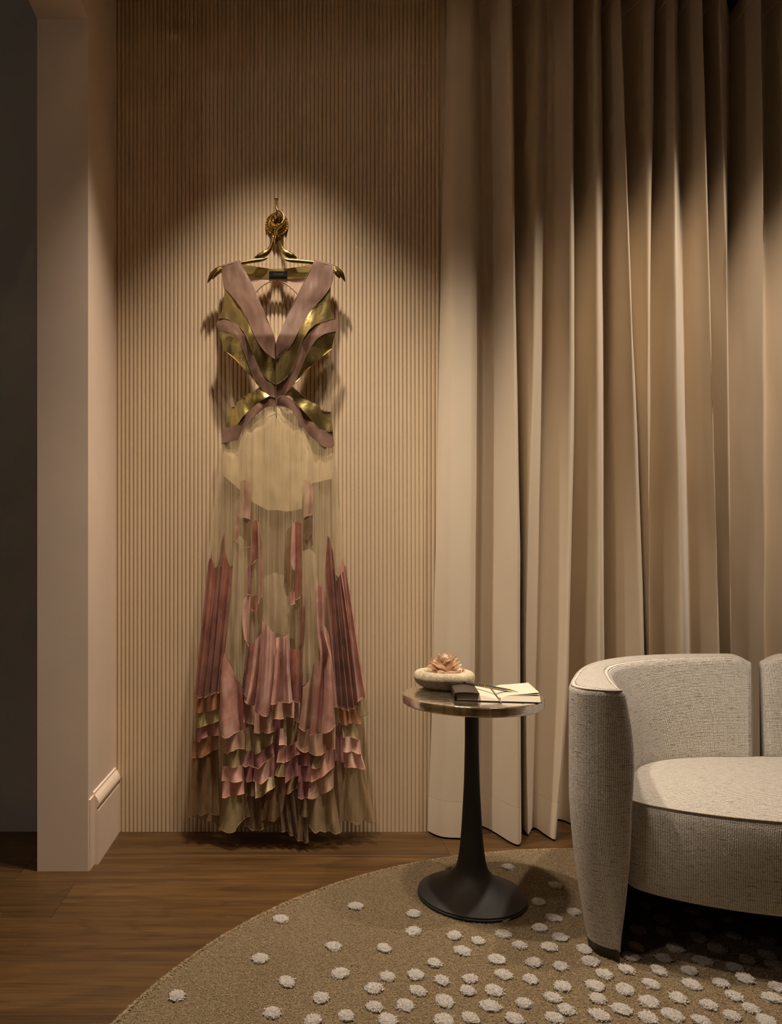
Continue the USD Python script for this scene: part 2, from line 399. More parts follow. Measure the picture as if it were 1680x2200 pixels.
for txt, ox, oy, sc in ((A5, 700, 1860, 3.231), (A4, 180, 1860, 3.231), (A7, 1180, 1800, 3.36)):
    for w in txt.split():
        a, b = map(float, w.split(","))
        px, py = ox + a / sc, oy + b / sc
        d = (EYE - RZ) * F / (py - CY)
        dots.append(((px - CX) / F * d, d))
dots = [q for k, q in enumerate(dots) if all(math.hypot(q[0] - a, q[1] - b) > 0.031 for a, b in dots[:k])]
dr = random.Random(5)
tries = 0
while tries < 4000 and len(dots) < 190:      # the pattern goes on past the frame
    tries += 1
    q = (dr.uniform(-0.25, 1.9), dr.uniform(0.9, 1.85))
    vis = abs((q[0] / q[1] * F + CX) - 840) < 880 and (EYE - RZ) * F / q[1] + CY < 2215
    if not vis and math.hypot(q[0] - RC[0], q[1] - RC[1]) < 1.0 and min(math.hypot(q[0] - a, q[1] - b) for a, b in dots) > 0.075:
        dots.append(q)
ico = trimesh.creation.icosphere(3)
up = ico.vertices[:, 2] > -0.35
for i, (X, Y) in enumerate(dots):
    u = ico.vertices.copy()
    r = dr.uniform(0.0146, 0.0184)
    nz = meshkit.fbm(u * 2.2 + i * 7.3, 3, i) - 0.5
    fine = meshkit.noise(u * 9 + i * 3.1, i + 50) - 0.5
    s = 1 + 0.35 * nz + 0.14 * fine
    a = dr.uniform(0, 6.28)
    e = dr.uniform(0.9, 1.12)
    hx, hy = u[:, 0] * s * r * e, u[:, 1] * s * r / e
    top = np.sign(u[:, 2]) * np.abs(u[:, 2]) ** 0.7
    hz = RZ + 0.0005 + np.maximum(top, -0.3) * (0.0085 + 0.006 * fine + 0.003 * nz)
    dp = obj("dot", (np.c_[X + hx * math.cos(a) - hy * math.sin(a), Y + hx * math.sin(a) + hy * math.cos(a), hz], ico.faces), "tuft_wool", rug, smooth=True)
    nf = 230
    ra, rb_ = np.sqrt(rng.random(nf)) * 0.97, rng.random(nf) * 2 * np.pi
    fx, fy = ra * np.cos(rb_) * r * e, ra * np.sin(rb_) * r / e
    bx_, by_ = X + fx * math.cos(a) - fy * math.sin(a), Y + fx * math.sin(a) + fy * math.cos(a)
    bz = RZ + 0.0085 * np.sqrt(np.maximum(1 - ra ** 2, 0)) ** 0.8
    f0 = np.c_[bx_, by_, bz - 0.001]
    f1 = f0 + np.c_[rng.normal(0, .0020, nf) + (bx_ - X) * .06, rng.normal(0, .0020, nf) + (by_ - Y) * .06, rng.uniform(.0006, .0022, nf)]
    tc = UsdGeom.BasisCurves.Define(stage, dp + "/wool_pile")
    tc.CreateTypeAttr("linear")
    tc.CreateCurveVertexCountsAttr(Vt.IntArray.FromNumpy(np.full(nf, 2, np.int32)))
    tc.CreatePointsAttr(Vt.Vec3fArray.FromNumpy((np.stack([f0, f1], 1).reshape(-1, 3) - ORIGIN[rug]).astype(np.float32)))
    tc.CreateWidthsAttr(Vt.FloatArray.FromNumpy(np.tile([0.0026, 0.0020], nf).astype(np.float32)))
    tc.SetWidthsInterpolation("vertex")
    UsdShade.MaterialBindingAPI.Apply(tc.GetPrim()).Bind(M["tuft_fibre"])
    tag(tc, kind="stuff")

# ---------------------------------------------------------------- side table
TD = 1.77
TX, TY, TZ = (1013.5 - CX) / F * TD, TD, 0.526
mat("cast_glass", {"g": ("geometry", {}), "n": ("noise_texture", {"scale": 38.0, "detail": 4.0, "distortion": 0.8}), "mp": ("mapping", {"scale": (14.0, 14.0, 160.0)}), "n2": ("noise_texture", {"scale": 1.0, "detail": 3.0}),
                   "s": ("math", {"math_type": "add"}), "sm": ("mapping", {"scale": (34.0, 34.0, 4.0)}), "sn": ("noise_texture", {"scale": 1.0, "detail": 4.0, "distortion": 1.0}), "sr": ("rgb_ramp", {"ramp": [(0.35, (0.10, 0.075, 0.042)), (0.5, (0.22, 0.17, 0.10)), (0.62, (0.42, 0.34, 0.20))]}), "b": ("bump", {"strength": 0.25, "distance": 0.004}),
                   "p": ("principled_bsdf", {"base_color": (0.20, 0.15, 0.088), "roughness": 0.16, "transmission_weight": 0.90, "ior": 1.38})},
    [("g.position", "n.vector"), ("g.position", "mp.vector"), ("mp.vector", "n2.vector"), ("g.position", "sm.vector"), ("sm.vector", "sn.vector"), ("sn.fac", "sr.fac"), ("sr.color", "p.base_color"), ("n.fac", "s.value1"), ("n2.fac", "s.value2"), ("s.value", "b.height"), ("b.normal", "p.normal")])
t = thing("side_table", "small round side table with a smoky cast-glass top on a black pedestal", "table", (TX, TY, RZ))
R = 0.1745
prof = [(0.0, TZ), (R * .5, TZ), (R - .006, TZ), (R - .002, TZ - .0015), (R, TZ - .005), (R, TZ - .020), (R - .002, TZ - .0235), (R - .006, TZ - .025), (R * .5, TZ - .025), (0.0, TZ - .025)]
obj("table_top", lathe(prof, (TX, TY, 0), 128), "cast_glass", t, smooth=40)
pts = [(.030, .5005), (.030, .496), (.0171, .490), (.0171, .42), (.0185, .34), (.0195, .303), (.023, .232), (.0266, .173), (.0313, .126), (.0366, .096), (.0437, .079), (.0543, .067), (.072, .053), (.098, .039), (.122, .0285), (.1335, .0235)]
pr = PchipInterpolator(np.arange(len(pts)), np.array(pts))(np.linspace(0, len(pts) - 1, 90))
obj("pedestal", lathe([(0, .5005)] + [tuple(q) for q in pr] + [(0.1335, .0200), (0, .0200)], (TX, TY, 0), 96), "black_metal", t, smooth=50)
obj("base_rim", lathe([(0, .0198), (.1335, .0198), (.1353, .0185), (.1353, .0128), (.1335, .0122), (0, .0122)], (TX, TY, 0), 96), "black_metal", t, smooth=40)

# ---------------------------------------------------------------- stone bowl with a dried flower
mat("travertine", {"g": ("geometry", {}), "n": ("noise_texture", {"scale": 55.0, "detail": 6.0, "roughness": 0.65}), "vo": ("noise_texture", {"scale": 330.0, "detail": 2.0}), "n3": ("noise_texture", {"scale": 14.0, "detail": 2.0}),
                   "r": ("rgb_ramp", {"ramp": [(0.3, (0.34, 0.27, 0.18)), (0.55, (0.52, 0.43, 0.30)), (0.75, (0.62, 0.53, 0.39))]}),
                   "pit": ("math", {"math_type": "multiply"}), "pr": ("rgb_ramp", {"ramp": [(0.155, (0.25, 0.18, 0.12)), (0.2, (1, 1, 1))]}), "m": ("mix", {"mix_type": "multiply", "fac": 0.4}),
                   "b": ("bump", {"strength": 0.4, "distance": 0.002}), "p": ("principled_bsdf", {"roughness": 0.85})},
    [("g.position", "n.vector"), ("g.position", "vo.vector"), ("g.position", "n3.vector"), ("n.fac", "r.fac"), ("vo.fac", "pit.value1"), ("n3.fac", "pit.value2"), ("pit.value", "pr.fac"), ("r.color", "m.color1"), ("pr.color", "m.color2"),
     ("m.color", "p.base_color"), ("vo.fac", "b.height"), ("b.normal", "p.normal")])
BX, BY = 0.4095, 1.865
prof = [(0, .003), (.040, .0), (.052, .0015), (.067, .008), (.077, .018), (.0805, .028), (.078, .038), (.071, .0445), (.063, .0465), (.0555, .045), (.051, .040), (.049, .030), (.044, .018), (.030, .0125), (0, .012)]
q = PchipInterpolator(np.arange(len(prof)), np.array(prof))(np.linspace(0, len(prof) - 1, 60))
v, f = lathe(q, (BX, BY, TZ + .0003), 96)
obj_v = v - [BX, BY, TZ]
w = 1 + 0.05 * (meshkit.fbm(obj_v * 22, 3, 9) - 0.5)
v[:, :2] = [BX, BY] + obj_v[:, :2] * w[:, None]
b = thing("stone_bowl", "low round pitted stone bowl at the back of the glass table top", "bowl", (BX, BY, TZ))
obj("bowl_body", (v, f), "travertine", b, smooth=True)

mat("dried_petal", {"g": ("geometry", {}), "oi": ("object_info", {}), "n": ("noise_texture", {"scale": 90.0, "detail": 3.0}), "a": ("math", {"math_type": "multiply_add", "value2": 0.6}),
                    "r": ("rgb_ramp", {"ramp": [(0.2, (0.55, 0.31, 0.18)), (0.55, (0.78, 0.54, 0.37)), (1.0, (0.88, 0.70, 0.53))]}),
                    "p": ("principled_bsdf", {"roughness": 0.8}), "tr": ("translucent_bsdf", {}), "m": ("mix_closure", {"fac": 0.25})},
    [("g.position", "n.vector"), ("oi.random", "a.value1"), ("n.fac", "a.value3"), ("a.value", "r.fac"), ("r.color", "p.base_color"), ("r.color", "tr.color"), ("p.BSDF", "m.closure1"), ("tr.BSDF", "m.closure2")], "m.closure")
fl = thing("dried_flower", "dried peach peony with curled petals lying in the stone bowl", "flower", (BX, BY - .005, TZ + .014))
fr = random.Random(11)
nu, nv = 7, 9
fc = np.array([BX + 0.001, BY - 0.004, TZ + 0.020])
obj("flower_core", lathe([(0, 0), (.016, .003), (.020, .012), (.014, .024), (.006, .030), (0, .031)], fc, 16), "dried_petal", fl, smooth=True)
for i in range(72):
    lay = i / 72
    phi = i * 2.399 + fr.uniform(-.3, .3)
    tilt = 0.10 + 1.35 * lay ** 1.3 + fr.uniform(-.12, .12)            # angle from vertical
    L = fr.uniform(.034, .050) * (0.9 + .22 * (1 - abs(lay - .55)))
    wd = fr.uniform(.010, .019)
    curl = fr.uniform(-0.9, 1.5)
    rows = []
    for jv in range(nv):
        s = jv / (nv - 1)
        wv = wd * (math.sin(math.pi * min(s * .78 + .16, 1)) ** .8) * (1 - .45 * s ** 6)
        ang = tilt + curl * s * s * .7
        for ju in range(nu):
            u = ju / (nu - 1) * 2 - 1
            cup = (u * u) * wd * .45
            ru = L * s * math.sin(tilt + curl * s * .35) + .004 - cup * math.cos(ang) * .7
            hz = L * s * math.cos(tilt + curl * s * .35) + cup * math.sin(ang) + .004 * (1 - lay)
            fz = .0022 * math.sin(u * 5 + i) * s + .0016 * math.sin(9 * s + i * 1.7 + u * 3)
            x_, y_ = ru + fz, u * wv
            rows.append((x_ * math.cos(phi) - y_ * math.sin(phi), x_ * math.sin(phi) + y_ * math.cos(phi), hz + fz + .014 * (1 - lay) + .006))
    obj("petal", (np.array(rows) + fc, grid_faces(nu, nv)), "dried_petal", fl, smooth=True)

# ---------------------------------------------------------------- open notebook and pen
paint("paper", (0.60, 0.52, 0.40), 0.8, 0.03)
paint("brown_leather", (0.045, 0.030, 0.020), 0.45, 0.12, 900, 0.1)
paint("tan_lining", (0.36, 0.17, 0.075), 0.6, 0.05)
mat("gold_metal", {"g": ("geometry", {}), "n": ("noise_texture", {"scale": 40.0, "detail": 2.0}), "b": ("bump", {"strength": 0.05, "distance": 0.001}), "p": ("principled_bsdf", {"base_color": (0.80, 0.55, 0.19), "metallic": 1.0, "roughness": 0.16})},
    [("g.position", "n.vector"), ("n.fac", "b.height"), ("b.normal", "p.normal")])
NB, NA = np.array([0.497, 1.662]), math.radians(-9.0)
ca, sa = math.cos(NA), math.sin(NA)


def nb(p):
    p = np.asarray(p, float)
    return np.c_[NB[0] + p[:, 0] * ca - p[:, 1] * sa, NB[1] + p[:, 0] * sa + p[:, 1] * ca, TZ + 0.0004 + p[:, 2]]


def slab(top, bottom, y0, y1, ny=6, lean=0.0, fan=0.0):
    """A bent slab: the top and bottom lines are (x, z) pairs from left to right, drawn out from y0 to y1."""
    n = len(top)
    loop = np.array(list(top) + list(bottom)[::-1], float)
    m = len(loop)
    ys = np.linspace(y0, y1, ny)
    v = np.vstack([np.c_[loop[:, 0] + lean * (y - y0), np.full(m, y) + (loop[:, 1] * fan if y == y0 else 0), loop[:, 1]] for y in ys])
    f = [tuple(q) for q in grid_faces(m, ny, True)]
    capf = [(k, k + 1, m - 2 - k, m - 1 - k) for k in range(n - 1)]
    f += [c[::-1] for c in capf] + [tuple(np.array(c) + (ny - 1) * m) for c in capf]
    return nb(v), np.array(f)


BL = 0.170                                          # page length
t = thing("notebook", "small open notebook with cream pages and a dark brown cover on the glass table", "notebook", (NB[0], NB[1], TZ))
xs = np.linspace(-0.104, 0.096, 21)
obj("cover", slab([(x, .0016) for x in xs], [(x, 0) for x in xs], -0.002, BL + .002), "brown_leather", t)
xs = np.linspace(-.100, -.002, 16)
ltop = [(x, .0018 + .013 * math.sin(math.pi * min(1, (-x) / .1 * .62 + .02)) ** .8) for x in xs]
lbot = [(x, .0017 + .004 * max(0, math.sin(math.pi * -x / .1)) * 0) for x in xs]
obj("left_pages", slab(ltop, lbot, 0, BL, fan=0.9), "paper", t, smooth=35)
xs = np.linspace(.002, .094, 16)
rtop = [(x, .0018 + .0115 * min(1, math.sin(min(1, x / .030) * math.pi / 2) ** .7)) for x in xs]
obj("right_pages", slab(rtop, [(x, .0017) for x in xs], 0, BL, fan=0.9), "paper", t, smooth=35)
for k, (lift, yy) in enumerate(((.0035, 0.001), (.008, 0.002))):
    pt = [(x, z + .0003 + lift * (x / .094) ** 1.6) for x, z in rtop]
    obj("loose_page", slab(pt, [(x, z - .0002) for x, z in pt], yy, BL - .001, fan=0.9), "paper", t, smooth=35)
# the cover's flap folded over the left pages
fp = [(-.1045, .0005), (-.1065, .010), (-.104, .0185), (-.098, .0205), (-.080, .0212), (-.060, .0205), (-.047, .0190)]
fi = [(-.1025, .0010), (-.1042, .010), (-.1022, .0168), (-.0975, .0188), (-.080, .0195), (-.060, .0188), (-.047, .0175)]
obj("cover_flap", slab(fp, fi, -.002, BL + .002), "brown_leather", t, smooth=40)
obj("flap_lining", slab([(x + .0006, z - .0002) for x, z in fi[1:]], [(x + .0014, z - .0009) for x, z in fi[1:]], -.0015, BL + .0015), "tan_lining", t, smooth=40)
rb = [(0.001 + .002 * math.sin(s * 7), y, .0045 + .003 * math.sin(s * 5)) for s, y in zip(np.linspace(0, 1, 12), np.linspace(.02, -.012, 12))]
obj("ribbon_marker", tube(nb(rb), .0012, 6), "tan_lining", t, smooth=True)
pe = thing("pen", "slim black and gold pen lying across the open notebook pages", "pen", (NB[0] + .02, NB[1] + .06, TZ + .02))
pa = at(730 / 4.667 + 840, 514 / 4.667 + 1360, 1.795)
pb = at(1280 / 4.667 + 840, 619 / 4.667 + 1360, 1.70)
pa[2], pb[2] = TZ + .0262, TZ + .0165
dv = (pb - pa)
ss = np.r_[0, .01, .03, .45, .5, .84]
obj("pen_barrel", tube(pa + dv * np.linspace(0.0, .86, 14)[:, None], np.r_[.0022, .0034, np.full(11, .0040), .0036], 14), "black_metal", pe, smooth=45)
obj("pen_tip", tube(pa + dv * np.linspace(.86, 1.0, 8)[:, None], np.array([.0034, .0031, .0027, .0022, .0017, .0012, .0008, .0004]), 14), "black_metal", pe, smooth=45)
side = np.array([0.0, -0.0034, -.0004])
obj("gold_strip", tube(pa + side + dv * np.linspace(.04, .95, 10)[:, None], np.r_[.0012, np.full(8, .0018), .0008], 8), "gold_metal", pe, smooth=True)
obj("pen_band", tube(pa + dv * np.linspace(.395, .41, 3)[:, None], .0043, 14), "gold_metal", pe, smooth=45)

# ---------------------------------------------------------------- sofa
mat("tweed", {"uv": ("texture_coordinate", {}), "mp": ("mapping", {"scale": (1.0, 1.0, 1.0)}), "wx": ("wave_texture", {"bands_direction": "x", "scale": 100.0, "distortion": 1.6, "detail": 2.0, "detail_scale": 3.0}),
              "wy": ("wave_texture", {"bands_direction": "y", "scale": 112.0, "distortion": 1.8, "detail": 2.0, "detail_scale": 3.0}),
              "sl": ("mapping", {"scale": (38.0, 400.0, 1.0)}), "sv": ("mapping", {"scale": (300.0, 22.0, 1.0)}), "ns": ("noise_texture", {"scale": 1.0, "detail": 3.0, "roughness": 0.6}), "nv": ("noise_texture", {"scale": 1.0, "detail": 2.0}),
              "mul": ("math", {"math_type": "multiply"}), "sq": ("math", {"math_type": "power", "value2": 0.6}),
              "thr": ("map_range", {"from_min": 0.29, "from_max": 0.50, "to_min": 0.10, "clamp": True}), "thv": ("map_range", {"from_min": 0.25, "from_max": 0.45, "to_min": 0.62, "clamp": True}), "mm": ("math", {"math_type": "multiply"}),
              "bl": ("math", {"math_type": "multiply"}), "r": ("rgb_ramp", {"ramp": [(0.0, (0.045, 0.032, 0.022)), (0.10, (0.26, 0.21, 0.155)), (0.30, (0.77, 0.715, 0.63)), (1.0, (0.90, 0.845, 0.76))]}),
              "b": ("bump", {"strength": 0.8, "distance": 0.0016}), "p": ("principled_bsdf", {"roughness": 0.9, "specular_ior_level": 0.15, "sheen_weight": 0.15})},
    [("uv.UV", "wx.vector"), ("uv.UV", "wy.vector"), ("uv.UV", "sl.vector"), ("uv.UV", "sv.vector"), ("sl.vector", "ns.vector"), ("sv.vector", "nv.vector"), ("wx.fac", "mul.value1"), ("wy.fac", "mul.value2"), ("mul.value", "sq.value1"),
     ("ns.fac", "thr.value"), ("nv.fac", "thv.value"), ("thr.result", "mm.value1"), ("thv.result", "mm.value2"), ("sq.value", "bl.value1"), ("mm.value", "bl.value2"), ("bl.value", "r.fac"), ("r.color", "p.base_color"),
     ("bl.value", "b.height"), ("b.normal", "p.normal")])

paint("tweed_cord", (0.44, 0.37, 0.29), 0.9, 0.4, 500)
sofa = thing("sofa", "cream tweed curved sofa with a split rounded back at the right of the rug", "sofa", (1.40, 1.75, RZ))
NS, NC = 90, 9


def curve(pts, n):
    p = np.array(pts, float)
    s = np.r_[0, np.cumsum(np.linalg.norm(np.diff(p, axis=0), axis=1))]
    return CubicSpline(s, p)(np.linspace(0, s[-1], n))


def shell_loop(O, I, bulge):
    """Closed plan loop: outer side, bulging end, inner side back, bulging front."""
    def endcap(a, b, outdir):
        s = np.linspace(0, 1, NC + 2)[1:-1, None]
        return a + (b - a) * s + outdir * bulge * (np.sin(np.pi * s) ** 0.5)
    tv = O[-1] - O[-2] + I[-1] - I[-2]
    fv = O[0] - O[1] + I[0] - I[1]
    e = endcap(O[-1], I[-1], tv / np.linalg.norm(tv))
    g = endcap(I[0], O[0], fv / np.linalg.norm(fv))
    return np.vstack([O, e, I[::-1], g])


def shell(Oc, ITc, IBc, name, flip_end=False, zt=0.589, zb=0.036):
    par = np.linspace(0, 1, len(Oc))
    tt = np.linspace(0, 1, NS)
    P = [PchipInterpolator(par, np.array(c, float))(tt) for c in (Oc, ITc, IBc)]
    for k in range(3):
        for _ in range(30):
            P[k][1:-1] = (P[k][:-2] + 2 * P[k][1:-1] + P[k][2:]) / 4
    O, IT, IB = P
    A = (IB - O) / np.linalg.norm(IB - O, axis=1, keepdims=True)           # across, from outside to inside
    def sides(z, extra=0.0):
        low = np.clip((0.36 - z) / 0.33, 0, 1)
        o = O + A * (0.040 * low ** 1.6 + extra)
        w = np.clip((z - 0.34) / (zt - 0.34), 0, 1)
        bow = 0.012 * math.sin(math.pi * w)
        i = IB + (IT - IB) * w - A * (0.034 * low ** 2.2 + extra) + A * bow
        return o, i
    rr = 0.016
    lev = [(z, 0.0) for z in np.r_[np.linspace(zb, 0.34, 13), np.linspace(0.36, zt - rr, 12)]]
    lev += [(zt - rr + rr * math.sin(a), rr * (1 - math.cos(a))) for a in np.linspace(0.25, math.pi / 2, 5)]
    rings = []
    for z, ex in lev:
        o, i = sides(z, ex)
        lp = shell_loop(o, i, 0.010 - 0.3 * ex)
        rings.append(np.c_[lp, np.full(len(lp), z)])
    nl = len(rings[0])
    so = np.r_[np.cumsum(np.linalg.norm(np.diff(O, axis=0), axis=1)[::-1])[::-1], 0]
    si = np.r_[np.cumsum(np.linalg.norm(np.diff(IT, axis=0), axis=1)[::-1])[::-1], 0]
    if flip_end:
        so, si = so[0] - so, si[0] - si
        drop = np.r_[so, np.full(NC, 9.0), si[::-1], np.zeros(NC)]
    else:
        drop = np.r_[so, np.zeros(NC), si[::-1], np.full(NC, 9.0)]
    drop = 0.022 * np.clip(1 - drop / 0.065, 0, 1) ** 2.0
    for r in rings:
        r[:, 2] -= drop * np.clip((r[:, 2] - 0.50) / 0.089, 0, 1)
    ref = rings[8]
    arc = np.r_[0, np.cumsum(np.linalg.norm(np.diff(np.vstack([ref, ref[:1]]), axis=0), axis=1))]
    rings = [np.vstack([r, r[:1]]) for r in rings]
    v = np.vstack(rings)
    vv = np.r_[0, np.cumsum([np.linalg.norm(np.mean(rings[k + 1] - rings[k], axis=0)) if k < len(rings) - 6 else .004 for k in range(len(rings) - 1)])]
    uv = np.stack([np.tile(arc, len(rings)), np.repeat([z for z, _ in lev], nl + 1)], 1)
    body = obj(name, (v, grid_faces(nl + 1, len(rings))), "tweed", sofa, smooth=True, uv=uv)
    # the top panel
    top = rings[-1][:-1]
    o, e, i, g = top[:NS], top[NS:NS + NC], top[NS + NC:2 * NS + NC][::-1], top[2 * NS + NC:]
    K = 9
    win = np.sin(np.pi * np.linspace(0, 1, NS))[:, None] ** 0.5 * np.array([[0, 0, 0.004]])
    win[[0, -1]] = 0
    cr = [o + (i - o) * s + win * math.sin(math.pi * s) for s in np.linspace(0, 1, K)]
    v = np.vstack(cr)
    f = grid_faces(NS, K)
    f = np.vstack([f[:, [0, 1, 2]], f[:, [0, 2, 3]]])
    extra, n0 = [], len(v)
    for capp, a_, b_ in ((e, o[-1], i[-1]), (g[::-1], o[0], i[0])):
        loop = np.vstack([a_[None], capp, b_[None]])
        c = loop.mean(0, keepdims=True)
        m = len(v)
        v = np.vstack([v, loop, c])
        for k in range(len(loop)):
            extra.append((m + k, m + (k + 1) % len(loop), m + len(loop)))
    f = np.vstack([f, np.array(extra)])
    tr = trimesh.Trimesh(v, f, process=False)
    flip = tr.face_normals[:, 2] < 0
    f[flip] = f[flip][:, ::-1]
    obj("top_panel", (v, f), "tweed", sofa, smooth=True, uv=v[:, :2])
    rr_ = rings[-3][:-1]
    seam = np.vstack([rr_[2 * NS + NC - 1:], rr_[:NS - 12]]) if not flip_end else np.vstack([rr_[12:NS]])
    obj("seam_piping", tube(seam + [0, 0, .0005], .0017, 6), "tweed_cord", sofa, smooth=True, uv=None)
    # dark plinth
    o, i = sides(zb, 0.004)
    lp = shell_loop(o, i, 0.008)
    lp = np.vstack([lp, lp[:1]])
    v = np.vstack([np.c_[lp, np.full(nl + 1, z)] for z in (RZ + .001, zb + .002)])
    obj("plinth", (v, grid_faces(nl + 1, 2)), "plinth_wood", sofa, smooth=True)


shell([(.648, 1.476), (.607, 1.525), (.664, 1.652), (.725, 1.77), (.826, 1.92), (1.006, 2.065), (1.19, 2.115), (1.385, 2.12)],
      [(.704, 1.476), (.720, 1.535), (.757, 1.64), (.80, 1.75), (.88, 1.865), (1.03, 1.955), (1.18, 1.995), (1.322, 2.01)],
      [(.722, 1.478), (.745, 1.535), (.80, 1.63), (.845, 1.73), (.915, 1.81), (1.02, 1.86), (1.12, 1.868), (1.225, 1.86)], "backrest")
shell([(1.432, 2.125), (1.65, 2.12), (1.88, 2.08), (2.08, 1.97), (2.19, 1.80), (2.235, 1.65), (2.25, 1.525), (2.20, 1.476)],
      [(1.366, 2.02), (1.62, 2.01), (1.83, 1.96), (1.98, 1.87), (2.07, 1.75), (2.11, 1.64), (2.13, 1.535), (2.145, 1.476)],
      [(1.272, 1.868), (1.55, 1.87), (1.77, 1.84), (1.92, 1.79), (2.02, 1.71), (2.07, 1.62), (2.10, 1.535), (2.125, 1.478)], "backrest", True)

seat = [(.745, 1.535), (.80, 1.478), (.98, 1.400), (1.2, 1.358), (1.42, 1.345), (1.64, 1.358), (1.86, 1.40), (2.04, 1.478), (2.095, 1.535), (2.06, 1.66), (1.95, 1.80), (1.8, 1.865), (1.6, 1.89), (1.42, 1.895), (1.2, 1.885), (1.02, 1.87), (.90, 1.80), (.80, 1.66)]
p = np.array(seat + seat[:1])
s = np.r_[0, np.cumsum(np.linalg.norm(np.diff(p, axis=0), axis=1))]
loop = CubicSpline(s, p, bc_type="periodic")(np.linspace(0, s[-1], 241))
cen = np.array([1.42, 1.64])
nr_ = np.gradient(loop, axis=0)
nr_ = np.c_[nr_[:, 1], -nr_[:, 0]]
nr_ /= np.linalg.norm(nr_, axis=1, keepdims=True)
if ((loop - cen) * nr_).sum() < 0:
    nr_ = -nr_
lev = [(.1405, -.02), (.142, -.008), (.150, -.001), (.17, .002), (.22, .006), (.28, .007), (.315, .004), (.330, .0), (.336, -.004)]
arc = np.r_[0, np.cumsum(np.linalg.norm(np.diff(loop, axis=0), axis=1))]
v = np.vstack([np.c_[loop + nr_ * o, np.full(241, z)] for z, o in lev])
uv = np.stack([np.tile(arc, len(lev)), np.repeat([z for z, _ in lev], 241)], 1)
obj("seat_front", (v, grid_faces(241, len(lev))), "tweed", sofa, smooth=True, uv=uv)
ed = loop + nr_ * -.004
rows = [np.c_[cen + (ed - cen) * k, np.full(241, .336 + .030 * (1 - k ** 2.6))] for k in np.r_[1, .985, .96, .9, np.linspace(.82, .0005, 16)]]
v = np.vstack(rows)
obj("seat_cushion", (v, grid_faces(241, len(rows))), "tweed", sofa, smooth=True, uv=v[:, :2])
bt = np.vstack([np.c_[cen + (loop + nr_ * -.02 - cen) * k, np.full(241, .1405)] for k in (1, .02)])
obj("seat_underside", (bt, grid_faces(241, 2)), "plinth_wood", sofa)
obj("seat_piping", tube(np.c_[loop + nr_ * -.001, np.full(241, .335)], .0020, 6), "tweed_cord", sofa, smooth=True)

# ---------------------------------------------------------------- the dress, its hanger and the wall hook
def cloth_mat(name, c1, c2, clear=0.0, trans=0.25, rough=0.6, scale=16.0, sheen=0.15, bump=0.25, spec=0.3):
    nodes = {"g": ("geometry", {}), "oi": ("object_info", {}), "n": ("noise_texture", {"scale": scale, "detail": 4.0, "distortion": 0.6}), "f": ("noise_texture", {"scale": 900.0, "detail": 1.0}),
             "a": ("math", {"math_type": "multiply_add", "value2": 0.30, "value3": -0.15}), "a2": ("math", {"math_type": "add"}),
             "r": ("rgb_ramp", {"ramp": [(0.36, c1), (0.66, c2)]}), "b": ("bump", {"strength": bump, "distance": 0.0008}),
             "p": ("principled_bsdf", {"roughness": rough, "sheen_weight": sheen, "specular_ior_level": spec}), "tr": ("translucent_bsdf", {}), "m": ("mix_closure", {"fac": trans})}
    links = [("g.position", "n.vector"), ("g.position", "f.vector"), ("oi.random", "a.value1"), ("n.fac", "a2.value1"), ("a.value", "a2.value2"), ("a2.value", "r.fac"), ("r.color", "p.base_color"), ("r.color", "tr.color"), ("f.fac", "b.height"), ("b.normal", "p.normal"),
             ("p.BSDF", "m.closure1"), ("tr.BSDF", "m.closure2")]
    if clear:
        nodes |= {"t": ("transparent_bsdf", {}), "m2": ("mix_closure", {"fac": clear})}
        links += [("m.closure", "m2.closure1"), ("t.BSDF", "m2.closure2")]
        mat(name, nodes, links, "m2.closure")
    else:
        mat(name, nodes, links, "m.closure")


cloth_mat("mauve_satin", (0.15, 0.076, 0.047), (0.19, 0.098, 0.061), 0, 0.05, 0.45, 20, 0.2, 0.15, 0.45)
cloth_mat("blush_lining", (0.55, 0.37, 0.27), (0.62, 0.43, 0.32), 0, 0.1, 0.4, 20, 0.1, 0.1, 0.5)
cloth_mat("champagne_satin", (0.56, 0.43, 0.24), (0.66, 0.52, 0.31), 0, 0.08, 0.34, 12, 0.1, 0.1, 0.6)
cloth_mat("rust_organza", (0.25, 0.080, 0.052), (0.44, 0.175, 0.12), 0.06, 0.22, 0.5)
cloth_mat("rose_organza", (0.56, 0.26, 0.20), (0.80, 0.50, 0.41), 0.04, 0.25, 0.5)
cloth_mat("pink_organza", (0.62, 0.29, 0.225), (0.78, 0.46, 0.37), 0.04, 0.25, 0.45)
cloth_mat("tan_organza", (0.42, 0.24, 0.155), (0.58, 0.36, 0.25), 0.07, 0.25, 0.45)
cloth_mat("umber_organza", (0.17, 0.09, 0.03), (0.28, 0.155, 0.055), 0.16, 0.28, 0.5)
cloth_mat("amber_organza", (0.30, 0.125, 0.055), (0.42, 0.195, 0.095), 0.12, 0.28, 0.5)
cloth_mat("plum_organza", (0.26, 0.10, 0.09), (0.40, 0.185, 0.165), 0.06, 0.22, 0.5)
cloth_mat("olive_organza", (0.30, 0.225, 0.10), (0.42, 0.32, 0.16), 0.15, 0.25, 0.45)
cloth_mat("brown_organza", (0.20, 0.115, 0.055), (0.30, 0.18, 0.09), 0.22, 0.25, 0.5)
cloth_mat("sheer_olive", (0.36, 0.25, 0.12), (0.46, 0.33, 0.17), 0.40, 0.25, 0.5)
cloth_mat("dark_thread", (0.10, 0.05, 0.03), (0.14, 0.07, 0.04), 0, 0.0, 0.7)
cloth_mat("pink_thread", (0.48, 0.27, 0.20), (0.58, 0.35, 0.26), 0, 0.0, 0.7)
cloth_mat("black_label", (0.004, 0.0035, 0.003), (0.006, 0.005, 0.004), 0, 0.0, 0.8, 16, 0, 0.1, 0.1)
